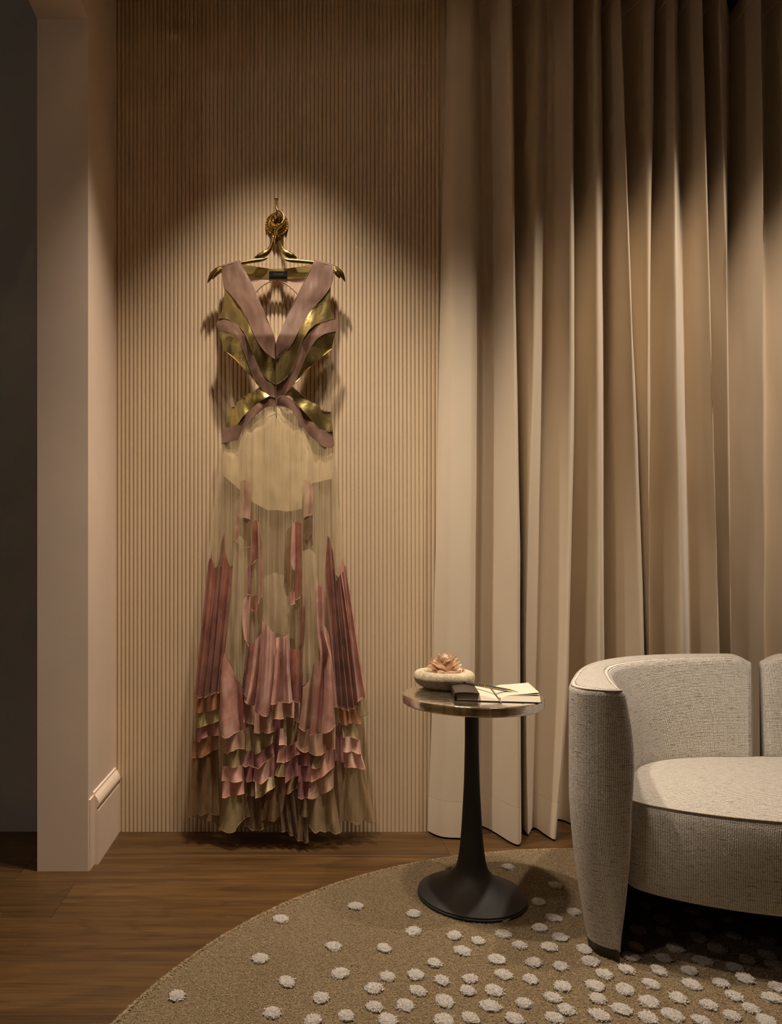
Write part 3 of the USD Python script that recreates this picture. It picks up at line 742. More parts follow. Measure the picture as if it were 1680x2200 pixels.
cloth_mat("grey_lettering", (0.05, 0.045, 0.038), (0.055, 0.05, 0.042), 0, 0.0, 0.6)
for nm, clear in (("tulle", 0.64), ("dense_tulle", 0.44)):
    mat(nm, {"g": ("geometry", {}), "mp": ("mapping", {"scale": (330.0, 40.0, 2.0)}), "n": ("noise_texture", {"scale": 1.0, "detail": 3.0}), "k": ("map_range", {"from_min": 0.3, "from_max": 0.7, "to_min": clear - 0.27, "to_max": clear + 0.24, "clamp": True}),
             "p": ("principled_bsdf", {"base_color": (0.72, 0.58, 0.37), "roughness": 0.6, "sheen_weight": 0.2}), "tr": ("translucent_bsdf", {"color": (0.74, 0.59, 0.38)}), "m": ("mix_closure", {"fac": 0.35}), "t": ("transparent_bsdf", {}), "m2": ("mix_closure", {})},
        [("g.position", "mp.vector"), ("mp.vector", "n.vector"), ("n.fac", "k.value"), ("p.BSDF", "m.closure1"), ("tr.BSDF", "m.closure2"), ("k.result", "m2.fac"), ("m.closure", "m2.closure1"), ("t.BSDF", "m2.closure2")], "m2.closure")
mat("gold_lame", {"g": ("geometry", {}), "n": ("noise_texture", {"scale": 1100.0, "detail": 2.0}), "n2": ("noise_texture", {"scale": 60.0, "detail": 3.0, "distortion": 1.0}), "s": ("math", {"math_type": "multiply_add", "value2": 0.35}),
                  "b": ("bump", {"strength": 0.5, "distance": 0.0012}), "p": ("principled_bsdf", {"base_color": (0.50, 0.375, 0.14), "metallic": 0.92, "roughness": 0.33, "anisotropic": 0.3})},
    [("g.position", "n.vector"), ("g.position", "n2.vector"), ("n.fac", "s.value1"), ("n2.fac", "s.value3"), ("s.value", "b.height"), ("b.normal", "p.normal")])
mat("cast_gold", {"g": ("geometry", {}), "n": ("noise_texture", {"scale": 130.0, "detail": 4.0}), "b": ("bump", {"strength": 0.25, "distance": 0.002}), "p": ("principled_bsdf", {"base_color": (0.48, 0.34, 0.115), "metallic": 1.0, "roughness": 0.24})},
    [("g.position", "n.vector"), ("n.fac", "b.height"), ("b.normal", "p.normal")])

VIEW = {"a": (400, 400, 4.2), "b": (380, 850, 3.818), "e": (380, 1350, 7.636), "f": (590, 1350, 7.636), "g": (380, 1580, 7.636), "h": (590, 1580, 7.636), "k": (430, 1100, 8.459), "m": (590, 1100, 8.461), "p": (0, 0, 1)}


def tr(txt):
    """'a 1,2 3,4' -> points of the dress's drawing, in frame pixels; the letter names the sheet it was measured on."""
    out, ox, oy, sc = [], 0, 0, 1
    for w in txt.split():
        if w in VIEW:
            ox, oy, sc = VIEW[w]
        else:
            x, y = map(float, w.split(","))
            out.append((ox + x / sc, oy + y / sc))
    return np.array(out)


def along(p, n, how):
    if how == "x":
        o = np.argsort(p[:, 0], kind="stable")
        x = np.linspace(p[o[0], 0], p[o[-1], 0], n)
        return np.c_[x, np.interp(x, p[o, 0], p[o, 1])]
    s = np.r_[0, np.cumsum(np.linalg.norm(np.diff(p, axis=0), axis=1))]
    u = np.linspace(0, s[-1], n)
    q = PchipInterpolator(s, p)(u) if how == "s" else np.stack([np.interp(u, s, p[:, k]) for k in (0, 1)], 1)
    return q


def body_depth(px, py):
    d = np.interp(py, [540, 640, 720, 800, 850, 960, 1200, 1450, 1800], [2.168, 2.148, 2.135, 2.15, 2.16, 2.155, 2.14, 2.125, 2.10])
    w = np.interp(py, [540, 650, 850, 1200, 1800], [205, 140, 120, 160, 210])
    return d + 0.042 * (np.abs(px - 593) / w) ** 2


SEED = [0]
dress = thing("evening_gown", "sleeveless gold and mauve evening gown with tiered pink skirts hanging on the reeded wall", "dress", (-0.045, 2.16, 0.05))


def cloth(name, m, curves, layer=0.0, pleats=3.0, amp=0.006, nu=40, nv=26, how="x", hem=None, back=None, vs=None, wob=0.004, par=None, curl=0.0, ridge=0.0, lin=False):
    """A piece of cloth lofted through drawn curves from top to bottom, hung at its layer's depth in soft pleats."""
    SEED[0] += 1
    sd = SEED[0]
    cs = [along(tr(c), nu, how) for c in curves]
    if vs is None:
        vs = np.linspace(0, 1, len(cs))
    C = PchipInterpolator(vs, np.array(cs))(np.linspace(0, 1, nv)) if len(cs) > 2 and not lin else np.array([[np.interp(q, vs, [c[k][j] for c in cs]) for j in (0, 1)] for q in np.linspace(0, 1, nv) for k in range(nu)]).reshape(nv, nu, 2) if lin else np.array([cs[0] + (cs[1] - cs[0]) * q for q in np.linspace(0, 1, nv)])
    px, py = C[..., 0], C[..., 1]
    d0 = (body_depth(px, py) - 0.0062 * layer) if back is None else np.full_like(px, back)
    u, v = np.meshgrid(np.linspace(0, 1, nu), np.linspace(0, 1, nv))
    ph = sd * 1.7
    a_ = 2 * np.pi * pleats * u + ph + 0.7 * np.sin(2.1 * v + sd)
    sg = 1 if sd % 2 else -1
    disp = -amp * (0.35 + 0.8 * v) * (np.sin(a_) + sg * ridge * np.sin(2 * a_) / 2 + max(ridge - 0.3, 0) * np.sin(3 * a_) / 3) - 0.16 * amp * np.sin(2 * np.pi * pleats * 2.3 * u + ph * 2.0)
    disp += wob * (meshkit.fbm(np.stack([px / 22, py / 60, np.full_like(px, sd)], -1), 3, sd) - 0.5) * 2
    disp -= curl * v ** 3
    P = np.stack([(px - CX) / F * d0, d0 + disp, EYE - (py - CY) / F * d0], -1)
    path = obj(name, (P.reshape(-1, 3), grid_faces(nu, nv)), m, par or dress, smooth=True)
    if hem:
        line = P[-1] + [0, -0.0006, 0]
        obj("rolled_hem", tube(line, 0.00062, 5), hem, path, smooth=True)
    return path, P


def seam(points_txt, m="dark_thread", r=0.0007, off=0.0012, how="s", n=60, parent=None):
    c = along(tr(points_txt), n, how)
    d = body_depth(c[:, 0], c[:, 1])
    p = np.stack([(c[:, 0] - CX) / F * d, d - off, EYE - (c[:, 1] - CY) / F * d], -1)
    obj("seam", tube(p, r, 5), m, parent or dress, smooth=True)


# back of the bodice
cloth("back_yoke", "blush_lining", ["a 345,770 535,800 650,830 805,840 960,835 1100,815 1300,770", "a 350,1150 480,1110 560,1040 622,975 690,900 760,865 810,858 870,870 940,915 1003,975 1060,1040 1140,1110 1290,1150"], back=2.206, pleats=2, amp=.001, how="c", wob=.0012)
cloth("back_neckband", "gold_lame", ["a 440,690 510,700 580,716 750,745 900,745 1050,722 1140,700 1200,690", "a 440,770 535,800 650,830 805,842 960,837 1100,815 1200,780"], back=2.2035, pleats=1, amp=.001, how="c", wob=.0012)
c = tr("a 622,975 690,900 760,865 810,858 870,870 940,915 1003,975")
c = along(c, 40, "s")
obj("scalloped_edge", tube(np.array([at(x, y, 2.2045) for x, y in c]) + np.c_[np.zeros(40), np.zeros(40), .0010 * np.sin(np.arange(40) * 1.9)], 0.0012, 6), "dark_thread", dress, smooth=True)
lab = tr("a 748,768 912,822")
la, lb = at(*lab[0], 2.2005), at(*lab[1], 2.2005)
lp = obj("neck_label", box(la[0], lb[0], 2.1995, 2.2012, lb[2], la[2]), "black_label", dress)
txt = meshkit.text_mesh("VAWK", 0.0070, 0.0004)
tv = np.array(txt.vertices)
tv[:, 0] *= 1.22
tv[:, 0] -= tv[:, 0].mean()
tv = np.c_[tv[:, 0] + (la[0] + lb[0]) / 2, 2.1994 - tv[:, 2], tv[:, 1] + (la[2] + lb[2]) / 2 - .0036]
obj("lettering", (tv, txt.faces), "grey_lettering", lp)
# straps going over the hanger
for sx, (p1, p2, p3, p4) in {"l": ((478, 572), (516, 560), (505, 568), (543, 570)), "r": ((716, 572), (676, 560), (690, 568), (650, 570))}.items():
    A_, B_ = np.array([at(*p1, body_depth(p1[0], p1[1]) - 0.001), at(*p2, body_depth(p2[0], p2[1]) - 0.001)])
    C_, D_ = np.array([at(p1[0] + (3 if sx == "l" else -3), 575, 2.205), at(*p3, 2.205)])
    rows = []
    for q in np.linspace(0, 1, 9):
        lift = 0.008 * math.sin(math.pi * q)
        rows += [A_ + (B_ - A_) * u + ((C_ + (D_ - C_) * u) - (A_ + (B_ - A_) * u)) * q + [0, 0, lift] for u in np.linspace(0, 1, 10)]
    obj("shoulder_strap", (np.array(rows), grid_faces(10, 9)), "mauve_satin", dress, smooth=True)

# bodice bands, outermost to innermost, left then right
NBL = ("a 485,672 500,710 560,820 610,920 655,1025 700,1130 745,1232 785,1330 806,1420 808,1500 808,1565", "a 318,722 330,820 345,925 395,975 440,1030 510,1120 560,1210 600,1310 660,1430 740,1520 808,1565")
NBR = ("a 1160,672 1140,710 1100,790 1050,890 1000,990 950,1095 900,1200 860,1300 820,1390 810,1430 808,1565", "a 1330,722 1325,820 1305,905 1270,960 1200,1040 1120,1130 1050,1230 1000,1340 960,1420 880,1510 808,1565")
G1L = ("a 345,925 395,975 440,1030 510,1120 560,1210 600,1310 660,1430 740,1520 808,1565", "a 338,1060 395,1090 470,1140 520,1200 555,1290 610,1430 680,1560 740,1635 808,1680", "a 295,1190 380,1205 450,1245 500,1290 535,1340 570,1440 620,1560 680,1680 740,1750 806,1790")
G1R = ("a 1305,905 1270,960 1200,1040 1120,1130 1050,1230 1000,1340 960,1420 880,1510 808,1565", "a 1303,1070 1250,1090 1180,1140 1110,1210 1060,1300 1010,1430 945,1560 880,1640 808,1680", "a 1340,1200 1250,1215 1170,1250 1110,1300 1060,1370 1030,1450 990,1580 930,1700 870,1760 808,1795")
M2L = (G1L[2], "a 270,1240 375,1260 440,1295 490,1342 523,1400 565,1520 615,1640 668,1740 745,1822 807,1850", "a 292,1300 370,1315 430,1345 480,1395 510,1460 560,1600 610,1720 655,1800 700,1860 750,1895 808,1910")
M2R = (G1R[2], "a 1378,1245 1250,1275 1175,1315 1115,1380 1070,1455 1010,1620 955,1735 900,1800 845,1840 808,1853", "a 1350,1310 1250,1335 1180,1380 1120,1460 1080,1540 1030,1660 980,1770 930,1840 880,1890 808,1912")
G3L = ("a 292,1300 370,1315 430,1345 480,1395 510,1460 560,1600 610,1720 655,1800", "a 340,1480 390,1518 440,1560 500,1628 560,1690 605,1745 650,1797")
G3R = ("a 1350,1310 1250,1335 1180,1380 1120,1460 1080,1540 1030,1660 980,1770", "a 1310,1470 1255,1515 1200,1560 1150,1605 1100,1650 1050,1712 985,1782")
for nm, m, cs, k in (("neck_band", "mauve_satin", NBL, "c"), ("neck_band", "mauve_satin", NBR, "c"), ("lame_band", "gold_lame", G1L, "c"), ("lame_band", "gold_lame", G1R, "c"), ("satin_band", "mauve_satin", M2L, "c"),
                     ("satin_band", "mauve_satin", M2R, "c"), ("lame_side", "gold_lame", G3L, "c"), ("lame_side", "gold_lame", G3R, "c")):
    cloth(nm, m, cs, layer=0.1 if nm == "neck_band" else 0, pleats=1.6, amp=0.0042 if "lame" in nm else 0.0022, nu=64, nv=18, how=k, wob=0.004, lin=nm == "satin_band")
# hips
G4L = ("p 558,832 543,842 524,852 511,861 506,874 503,878 492.6,876.5", "p 579,851 558,863 537,881 521,897 511,911.5 500,915 486,918.6")
G4R = ("p 628.6,831 650,850 669,864 685,871.5 689,880 694,883.5 711,885.5", "p 609,850 623.6,850 631,860.5 652,884 673,907.6 690,923 715,926.5")
ARL = ("p 592,850 579,850.5 558,863 537,881 521,897 511,911.5 500,915 486,918.6 479,920", "p 592,872 568.6,876 553,889 537,906 521,923 511,945.6 493,950 475.6,953.5")
ARR = ("p 592,850 612,850 631,860.5 652,884 673,907.6 690,923 703,928 715,926.5", "p 592,872 610.5,873.6 626,881 636.7,897 650,918 665.5,936 678.6,948 691.7,958.7 706,963 718,957")
for nm, m, cs in (("hip_lame_band", "gold_lame", G4L), ("hip_lame_band", "gold_lame", G4R), ("hip_satin_band", "mauve_satin", ARL), ("hip_satin_band", "mauve_satin", ARR)):
    cloth(nm, m, cs, layer=0.2, pleats=1.8, amp=0.005, nu=50, nv=14, how="c", wob=0.004)
for q in (NBL[1], NBR[1], G1L[2], G1R[2], M2L[2], M2R[2], G4L[1], G4R[1], ARL[1], ARR[1]):
    seam(q)
for q in (G3L[1], G3R[1], NBL[0], NBR[0], G4L[0], G4R[0]):
    seam(q, "mauve_satin" if q in (NBL[0], NBR[0]) else "gold_lame", 0.0009, 0.0002)
zc = along(tr("a 804,1420 808,1500 808,1700 812,1950 815,2090"), 30, "c")
zp = np.stack([(zc[:, 0] - CX) / F * body_depth(zc[:, 0], zc[:, 1]), body_depth(zc[:, 0], zc[:, 1]) - .0035, EYE - (zc[:, 1] - CY) / F * body_depth(zc[:, 0], zc[:, 1])], -1)
z = obj("zipper", tube(zp, 0.0014, 6), "dark_thread", dress, smooth=True)
obj("zip_pull", join(tube(zp[:4] + [0, -.002, .002], [.0012, .0022, .0020, .0014], 8), tube(zp[2:8] + [0, -.003, -.004], [.0010, .0014, .0017, .0018, .0018, .0010], 8)), "black_metal", z, smooth=True)

# slip and tulle
cloth("slip", "champagne_satin", ["p 478,953 493,950 511,945.6 521,923 537,906 553,889 569,876 592,872 610,873.6 626,881 637,897 650,918 665.5,936 679,948 692,958.7 706,963 717,957",
                                  "p 478,1021 511,1049 540,1078 574,1096 595,1097 616,1099 650,1094 651,1065 662,1050 673,1037 714,1030"], layer=-1.5, pleats=4.5, amp=0.008, nu=80, nv=30, hem="dark_thread")
cloth("tulle_overskirt", "tulle", ["p 475,955 493,950 511,945.6 521,923 537,906 553,889 569,876 592,872 610,873.6 626,881 637,897 650,918 665.5,936 679,948 692,958.7 706,963 718,959",
                                   "p 463,1060 500,1062 550,1060 593,1062 640,1060 690,1062 727,1060",
                                   "p 448,1195 464,1222 482,1215 500,1330 518,1470 540,1400 562,1340 590,1372 632,1372 648,1480 672,1410 690,1300 727,1240 744,1210"], layer=1, pleats=9.5, amp=0.0065, nu=150, nv=34, vs=[0, .4, 1])
cloth("tulle_underskirt", "tulle", ["p 477,955 520,930 555,890 592,873 630,890 665,937 716,960", "p 448,1200 500,1210 592,1220 690,1215 742,1210", "p 430,1480 500,1500 592,1500 690,1500 765,1480"], layer=-4, pleats=12, amp=0.004, nu=110, nv=24, vs=[0, .45, 1])
cloth("side_tulle", "tulle", ["p 484,765 494,772", "p 487,820 498,828", "p 492,876 505,874"], layer=-2, pleats=.5, amp=.001, nu=8, nv=16)
cloth("side_tulle", "tulle", ["p 698,768 708,762", "p 702,820 713,818", "p 690,878 711,885"], layer=-2, pleats=.5, amp=.001, nu=8, nv=16)
cloth("tulle_panel", "dense_tulle", ["p 502,1165 515,1150 530,1165", "p 497,1270 515,1275 532,1300", "e 785,400 850,540 920,680 970,820 1040,930 1075,975"], layer=3.2, pleats=1.6, amp=.006, nu=40, nv=26)
cloth("tulle_panel", "dense_tulle", ["p 650,1185 664,1178 678,1190", "p 650,1300 665,1300 681,1300", "f 465,955 550,880 615,760 632,610 700,500 737,340"], layer=3.2, pleats=1.6, amp=.006, nu=40, nv=26)
cloth("tulle_panel", "dense_tulle", ["p 566,1240 590,1230 622,1240", "p 560,1335 575,1345 592,1360 622,1368"], layer=0.5, pleats=3, amp=.005)

# back layers of the skirt
cloth("back_skirt", "sheer_olive", ["p 448,1205 520,1215 592,1240 680,1220 744,1215", "p 428,1480 520,1500 592,1520 680,1500 775,1490", "g 190,1300 260,1320 340,1350 420,1380 520,1385 600,1400 h -200,1440 -100,1450 60,1440 300,1430 600,1500 900,1450 1200,1400 1640,1380"], layer=-6, pleats=9, amp=.006, nu=110, nv=30, hem="dark_thread")
cloth("back_skirt", "brown_organza", ["p 480,1450 592,1440 700,1450", "g 1020,1410 1110,1500 1200,1530 1300,1585 1440,1510 1500,1450 1680,1440 h 60,1440 150,1500 500,1560 660,1570"], layer=-3, pleats=7, amp=.007, nu=100, nv=30, hem="dark_thread")
cloth("back_skirt", "plum_organza", ["p 525,1440 592,1430 660,1450", "p 525,1640 592,1660 680,1640"], layer=-1.6, pleats=5, amp=.006, nu=60)
cloth("hem_train", "brown_organza", ["h 60,900 200,900 420,930", "h 110,1560 150,1570 230,1600 310,1660 400,1720 500,1750 550,1720"], layer=0.4, pleats=3.5, amp=.010, nu=60, hem="tan_organza")
cloth("hem_train", "brown_organza", ["g 1480,900 1600,860 h 0,700 200,700", "g 1380,1385 1480,1400 1600,1400 1680,1340 h 60,1340 110,1290 140,1200"], layer=0.8, pleats=2, amp=.006, nu=40, hem="dark_thread")
cloth("hem_train", "brown_organza", ["g 1150,980 1400,990", "g 1110,1480 1200,1530 1320,1570 1430,1510"], layer=0.2, pleats=2, amp=.006, nu=36, hem="tan_organza")

PNL, RUF = "skirt_panel", "ruffle"
pieces = [  # name, material, layer, pleats, amplitude, hem, curves
    # left outer column
    (RUF, "brown_organza", -2.5, 2, .006, "dark_thread", ["g 300,330 450,330 560,280 680,200", "g 340,1350 400,1382 450,1370 520,1385 600,1400 650,1450 705,1525"]),
    (RUF, "umber_organza", -1.0, 4, .009, "dark_thread", ["g 270,340 430,330 540,280 670,200", "g 190,1310 260,1300 300,1312 350,1290 400,1302 480,1260 560,1300 640,1290 705,1270"]),
    (RUF, "amber_organza", -0.2, 3, .006, "amber_organza", ["g 285,85 400,75 480,30 585,-20 690,-60", "g 235,370 330,372 420,345 520,300 600,250 675,205"]),
    (RUF, "plum_organza", 0.4, 3, .006, "rust_organza", ["e 325,1610 415,1580 560,1545 690,1510", "e 285,1862 390,1855 402,1800 480,1785 585,1762 700,1740"]),
    (RUF, "olive_organza", 0.9, 3, .005, "pink_thread", ["e 300,1330 450,1340 560,1320 690,1270", "e 325,1635 415,1600 560,1565 700,1500"]),
    (RUF, "amber_organza", 1.5, 3, .006, "dark_thread", ["e 290,1080 420,1100 560,1050 700,1005", "e 290,1355 370,1382 450,1372 555,1350 610,1325 715,1295"]),
    (PNL, "rust_organza", 2.2, 5, .009, "pink_thread", ["k 140,985 200,690 215,830 262,1030 335,960 360,790 385,540 445,330 450,640 462,760 490,850 540,1000 600,965", "e 285,1108 345,1130 420,1135 500,1110 560,1080 625,1060 710,1038"]),
    # left petal and its tiers
    (RUF, "olive_organza", 1.6, 2, .010, "tan_organza", ["g 745,990 930,960 1110,930", "g 690,1560 790,1582 870,1575 960,1545 1005,1460 1100,1385 1205,1330"]),
    (RUF, "pink_organza", 2.2, 2.5, .006, "pink_thread", ["g 745,730 900,745 1105,730", "g 745,1000 810,1012 870,990 920,985 1000,962 1110,940"]),
    (RUF, "pink_organza", 2.8, 2.5, .006, "pink_thread", ["g 750,495 900,512 1085,490", "g 738,728 800,748 900,757 980,750 1105,740"]),
    (RUF, "olive_organza", 2.4, 2.5, .007, None, ["g 745,260 900,240 1120,200", "g 755,510 900,520 1000,505 1092,495"]),
    (RUF, "tan_organza", 3.3, 2.5, .007, "pink_thread", ["e 735,1715 860,1750 1000,1700 1125,1640", "g 738,285 830,300 880,252 980,228 1120,215"]),
    (PNL, "rose_organza", 4.2, 2, .009, "pink_thread", ["e 780,390 800,430 850,540 920,680 970,820 1040,930 1078,978", "e 712,1060 850,1120 960,1190 1090,1290", "e 733,1740 800,1772 860,1770 920,1732 1020,1710 1130,1660"]),
    # centre left, back column
    (RUF, "brown_organza", 1.2, 2, .005, None, ["g 1115,730 1270,730", "g 1130,985 1280,988"]),
    (RUF, "plum_organza", 1.8, 2, .005, "plum_organza", ["g 1112,490 1265,515", "g 1088,732 1160,748 1262,745"]),
    (RUF, "plum_organza", 2.3, 2, .006, "pink_thread", ["g 1135,230 1268,255", "g 1078,470 1120,497 1190,500 1268,522"]),
    (RUF, "olive_organza", 1.9, 1.5, .006, None, ["e 1130,1550 1275,1560", "g 1135,242 1265,262"]),
    (RUF, "tan_organza", 2.8, 1.5, .006, "pink_thread", ["e 1125,1215 1200,1225 1290,1280", "e 1098,1520 1180,1577 1240,1562 1285,1600"]),
    (PNL, "rust_organza", 2.9, 1.5, .006, "tan_organza", ["e 1185,262 1240,250 1290,238", "e 1072,1075 1120,1108 1170,1115"]),
    (PNL, "rose_organza", 3.5, 2, .009, "pink_thread", ["e 1290,190 1330,140 1385,90", "e 1200,700 1290,720 1350,720", "e 1103,1192 1180,1230 1290,1295"]),
    # centre left, front column
    (RUF, "champagne_satin", 2.6, 2.5, .010, "champagne_satin", ["g 1285,760 1470,700 1590,660", "g 1290,1010 1400,1022 1480,905 1500,888 1615,850"]),
    (RUF, "pink_organza", 3.2, 2.5, .007, "pink_thread", ["g 1275,515 1340,520 1500,395 1602,310", "g 1248,752 1290,782 1390,780 1480,712 1595,668"]),
    (RUF, "plum_organza", 3.8, 2.5, .006, "pink_thread", ["g 1265,295 1340,272 1470,195 1565,105", "g 1265,522 1340,532 1420,452 1500,402 1602,320"]),
    (RUF, "olive_organza", 3.3, 2.5, .007, None, ["e 1275,1670 1420,1690 1590,1670", "g 1275,305 1335,282 1470,205 1572,100"]),
    (RUF, "tan_organza", 4.2, 2.5, .008, "pink_thread", ["e 1275,1370 1400,1400 1582,1365", "e 1268,1690 1320,1712 1365,1722 1420,1700 1440,1715 1592,1690"]),
    (PNL, "rose_organza", 5.0, 2.5, .011, "pink_thread", ["p 563,1333 566,1338 572,1343 578,1346 584,1355 592,1361", "e 1350,700 1480,700 1615,690", "e 1268,1390 1330,1405 1390,1420 1480,1420 1582,1382"]),
    # centre
    (RUF, "olive_organza", 2.2, 1.5, .006, "tan_organza", ["h 75,430 168,450", "h 0,650 100,662 200,686"]),
    (RUF, "pink_organza", 2.8, 1, .005, "pink_thread", ["h 85,145 190,155", "h 30,425 90,440 168,456"]),
    (RUF, "rose_organza", 3.3, 1, .004, "pink_thread", ["f 92,1645 192,1640", "h 68,152 200,156"]),
    (RUF, "olive_organza", 2.8, 1, .004, None, ["f 95,1440 192,1440", "f 92,1655 192,1650"]),
    (RUF, "tan_organza", 3.4, 2.5, .008, "pink_thread", ["f -60,1205 150,1205 325,1185", "f -62,1490 20,1470 110,1482 150,1485 190,1452 320,1450"]),
    (PNL, "rose_organza", 4.3, 3, .011, "pink_thread", ["f 20,152 60,145 130,140 250,75", "f 0,620 130,640 262,620", "f -62,1225 150,1220 220,1195 328,1200"]),
    (RUF, "olive_organza", 0.8, 2, .006, None, ["f 190,1440 410,1500", "h 190,190 330,120"]),
    (RUF, "brown_organza", 1.2, 2, .008, "tan_organza", ["h 175,740 330,640 400,760", "h 158,970 230,935 290,892 400,890"]),
    (RUF, "plum_organza", 1.7, 2, .006, "plum_organza", ["h 180,425 390,300", "h 168,765 300,690 390,640"]),
    (RUF, "plum_organza", 2.2, 2, .006, "pink_thread", ["h 182,180 300,125 410,60", "h 178,420 270,405 340,320 420,290"]),
    (RUF, "tan_organza", 2.7, 1, .006, "pink_thread", ["f 345,1200 420,1215", "f 320,1510 360,1535 402,1546"]),
    (PNL, "rust_organza", 3.4, 2, .006, "tan_organza", ["f 250,330 330,345 395,312 430,240", "f 240,700 440,720", "f 290,1175 325,1187 370,1200 420,1216"]),
    # right petal and its tiers
    (RUF, "brown_organza", 2.2, 2, .010, "amber_organza", ["h 392,1290 530,1330", "h 378,1690 450,1722 520,1752 560,1700"]),
    (RUF, "brown_organza", 2.6, 2, .007, "dark_thread", ["h 395,1000 555,1010", "h 388,1292 440,1315 545,1325"]),
    (RUF, "sheer_olive", 2.4, 3, .010, "tan_organza", ["h 560,1010 700,1010 830,920 965,830", "h 530,1480 600,1530 660,1570 740,1550 830,1602 920,1575 1000,1592 1085,1572"]),
    (RUF, "plum_organza", 3.1, 2, .007, "pink_thread", ["h 392,735 560,740", "h 380,1005 450,1032 550,1012"]),
    (RUF, "tan_organza", 3.3, 2.5, .007, "amber_organza", ["h 572,740 640,740 750,690 970,520", "h 543,1015 620,1032 700,1027 800,952 965,840"]),
    (RUF, "plum_organza", 3.6, 2, .005, None, ["h 398,485 605,490", "h 385,757 480,752 570,742 605,740"]),
    (RUF, "plum_organza", 3.1, 2, .005, None, ["h 410,240 600,262", "h 400,492 500,490 610,497"]),
    (RUF, "olive_organza", 3.7, 1, .005, "pink_thread", ["h 660,305 760,310", "h 602,520 680,528 757,515"]),
    (RUF, "pink_organza", 4.1, 2.5, .006, "pink_thread", ["h 612,518 690,520 760,400 800,300 880,240 965,190", "h 590,752 640,748 740,702 850,602 985,518"]),
    (RUF, "tan_organza", 4.1, 2, .008, "pink_thread", ["f 412,1610 500,1650 605,1670", "h 348,180 400,237 480,263 572,266"]),
    (RUF, "tan_organza", 4.8, 2.5, .008, "pink_thread", ["f 578,1710 700,1720 800,1710 1000,1570", "h 563,300 640,312 760,315 880,252 988,205"]),
    (PNL, "tan_organza", 4.5, 2, .008, "pink_thread", ["f 462,962 545,880 612,760 632,610 700,500 738,340 775,420", "f 440,1250 520,1270 680,1200", "f 398,1615 450,1652 560,1690 625,1690"]),
    (PNL, "rose_organza", 5.6, 2.5, .010, "pink_thread", ["m 755,1175 775,1190 800,1290 860,1390 932,1480", "f 700,0 825,0", "f 745,460 930,470", "f 680,980 962,960", "f 568,1725 700,1737 790,1732 880,1672 1003,1590"]),
    (PNL, "pink_organza", 6.4, 1, .004, "pink_thread", ["f 815,-40 835,-30 880,70", "f 880,680 962,700", "f 960,1312 990,1300 1018,1275"]),
    # right outer column
    (RUF, "brown_organza", -1.2, 2, .007, None, ["h 985,395 1140,425", "h 1040,1400 1250,1395"]),
    (RUF, "plum_organza", -0.4, 2, .005, "plum_organza", ["f 975,1600 1125,1580", "h 985,400 1060,412 1135,430"]),
    (RUF, "sheer_olive", 0.0, 3.5, .010, "dark_thread", ["h 1165,520 1270,495 1400,540 1475,525", "h 1048,1400 1150,1422 1250,1400 1320,1452 1400,1457 1450,1415 1560,1417 1645,1385"]),
    (RUF, "rose_organza", 0.8, 3, .006, "pink_thread", ["h 1130,255 1245,245 1330,270 1418,290", "h 1140,520 1200,532 1270,505 1380,547 1440,552 1488,530"]),
    (RUF, "rose_organza", 1.4, 3, .006, "pink_thread", ["h 1128,20 1230,15 1320,45 1405,70", "h 1128,265 1245,257 1330,282 1422,300"]),
    (RUF, "olive_organza", 1.2, 2.5, .006, "tan_organza", ["f 1100,1545 1240,1560 1392,1540", "f 1118,1782 1230,1782 1310,1792 1402,1838"]),
    (RUF, "amber_organza", 1.9, 3, .006, "amber_organza", ["f 1015,1265 1150,1300 1355,1262", "f 1030,1540 1100,1562 1180,1582 1212,1555 1320,1562 1425,1560"]),
    (RUF, "sheer_olive", 0.6, 1, .004, "dark_thread", ["f 1355,1180 1420,1165 1492,1118", "f 1400,1450 1480,1422 1548,1376"]),
    (PNL, "rose_organza", 1.6, 2.5, .007, "pink_thread", ["m 1180,1030 1240,835 1256,870 1338,1290", "f 1250,300 1395,420", "f 1345,1185 1420,1162 1498,1110"]),
    (PNL, "rust_organza", 2.4, 5, .009, "pink_thread", ["m 918,1080 935,850 963,430 1015,510 1042,660 1070,760 1090,1100 1120,1150 1165,1182 1215,1112 1246,1085 1268,1150", "f 1008,1282 1130,1312 1200,1330 1290,1302 1368,1275"]),
    # strips sewn onto the tulle
    ("applique_strip", "tan_organza", 1.6, 1, .004, "pink_thread", ["b 522,700 560,688 618,722", "b 500,990 560,1000 602,1015"]),
    ("applique_strip", "tan_organza", 1.6, 1, .004, "pink_thread", ["b 1040,692 1075,690 1118,745", "b 1040,1005 1075,985 1112,976"]),
    ("applique_strip", "tan_organza", 2.0, 1, .003, "pink_thread", ["k 640,165 720,155", "k 608,512 660,545 702,575"]),
    ("applique_strip", "brown_organza", 1.8, 1, .003, "pink_thread", ["k 725,190 800,100 905,180", "k 715,620 770,650 925,640"]),
    ("applique_strip", "brown_organza", 2.0, 1, .003, "dark_thread", ["m 528,120 600,80 692,62", "m 520,548 600,492 695,368"]),
    ("applique_strip", "brown_organza", 1.7, 1, .003, "dark_thread", ["m 525,400 690,380", "m 520,702 610,680 695,590"]),
    ("applique_strip", "rust_organza", 3.0, 1, .004, "pink_thread", ["k 958,148 1005,146 1052,165", "k 938,960 1000,890 1056,850"]),
    ("applique_strip", "tan_organza", 3.6, 1, .004, "pink_thread", ["k 1050,170 1080,225 1108,320", "k 1062,850 1145,800", "k 1052,1675 1085,1600 1135,1530"]),
    ("applique_strip", "plum_organza", 2.8, 1, .004, "pink_thread", ["k 842,1060 880,980 942,925", "k 845,1500 925,1510"]),
    ("applique_strip", "rose_organza", 3.4, 1, .006, "pink_thread", ["k 795,1600 830,1540 922,1530", "k 758,1900 898,1850", "e 1105,165 1180,300"]),
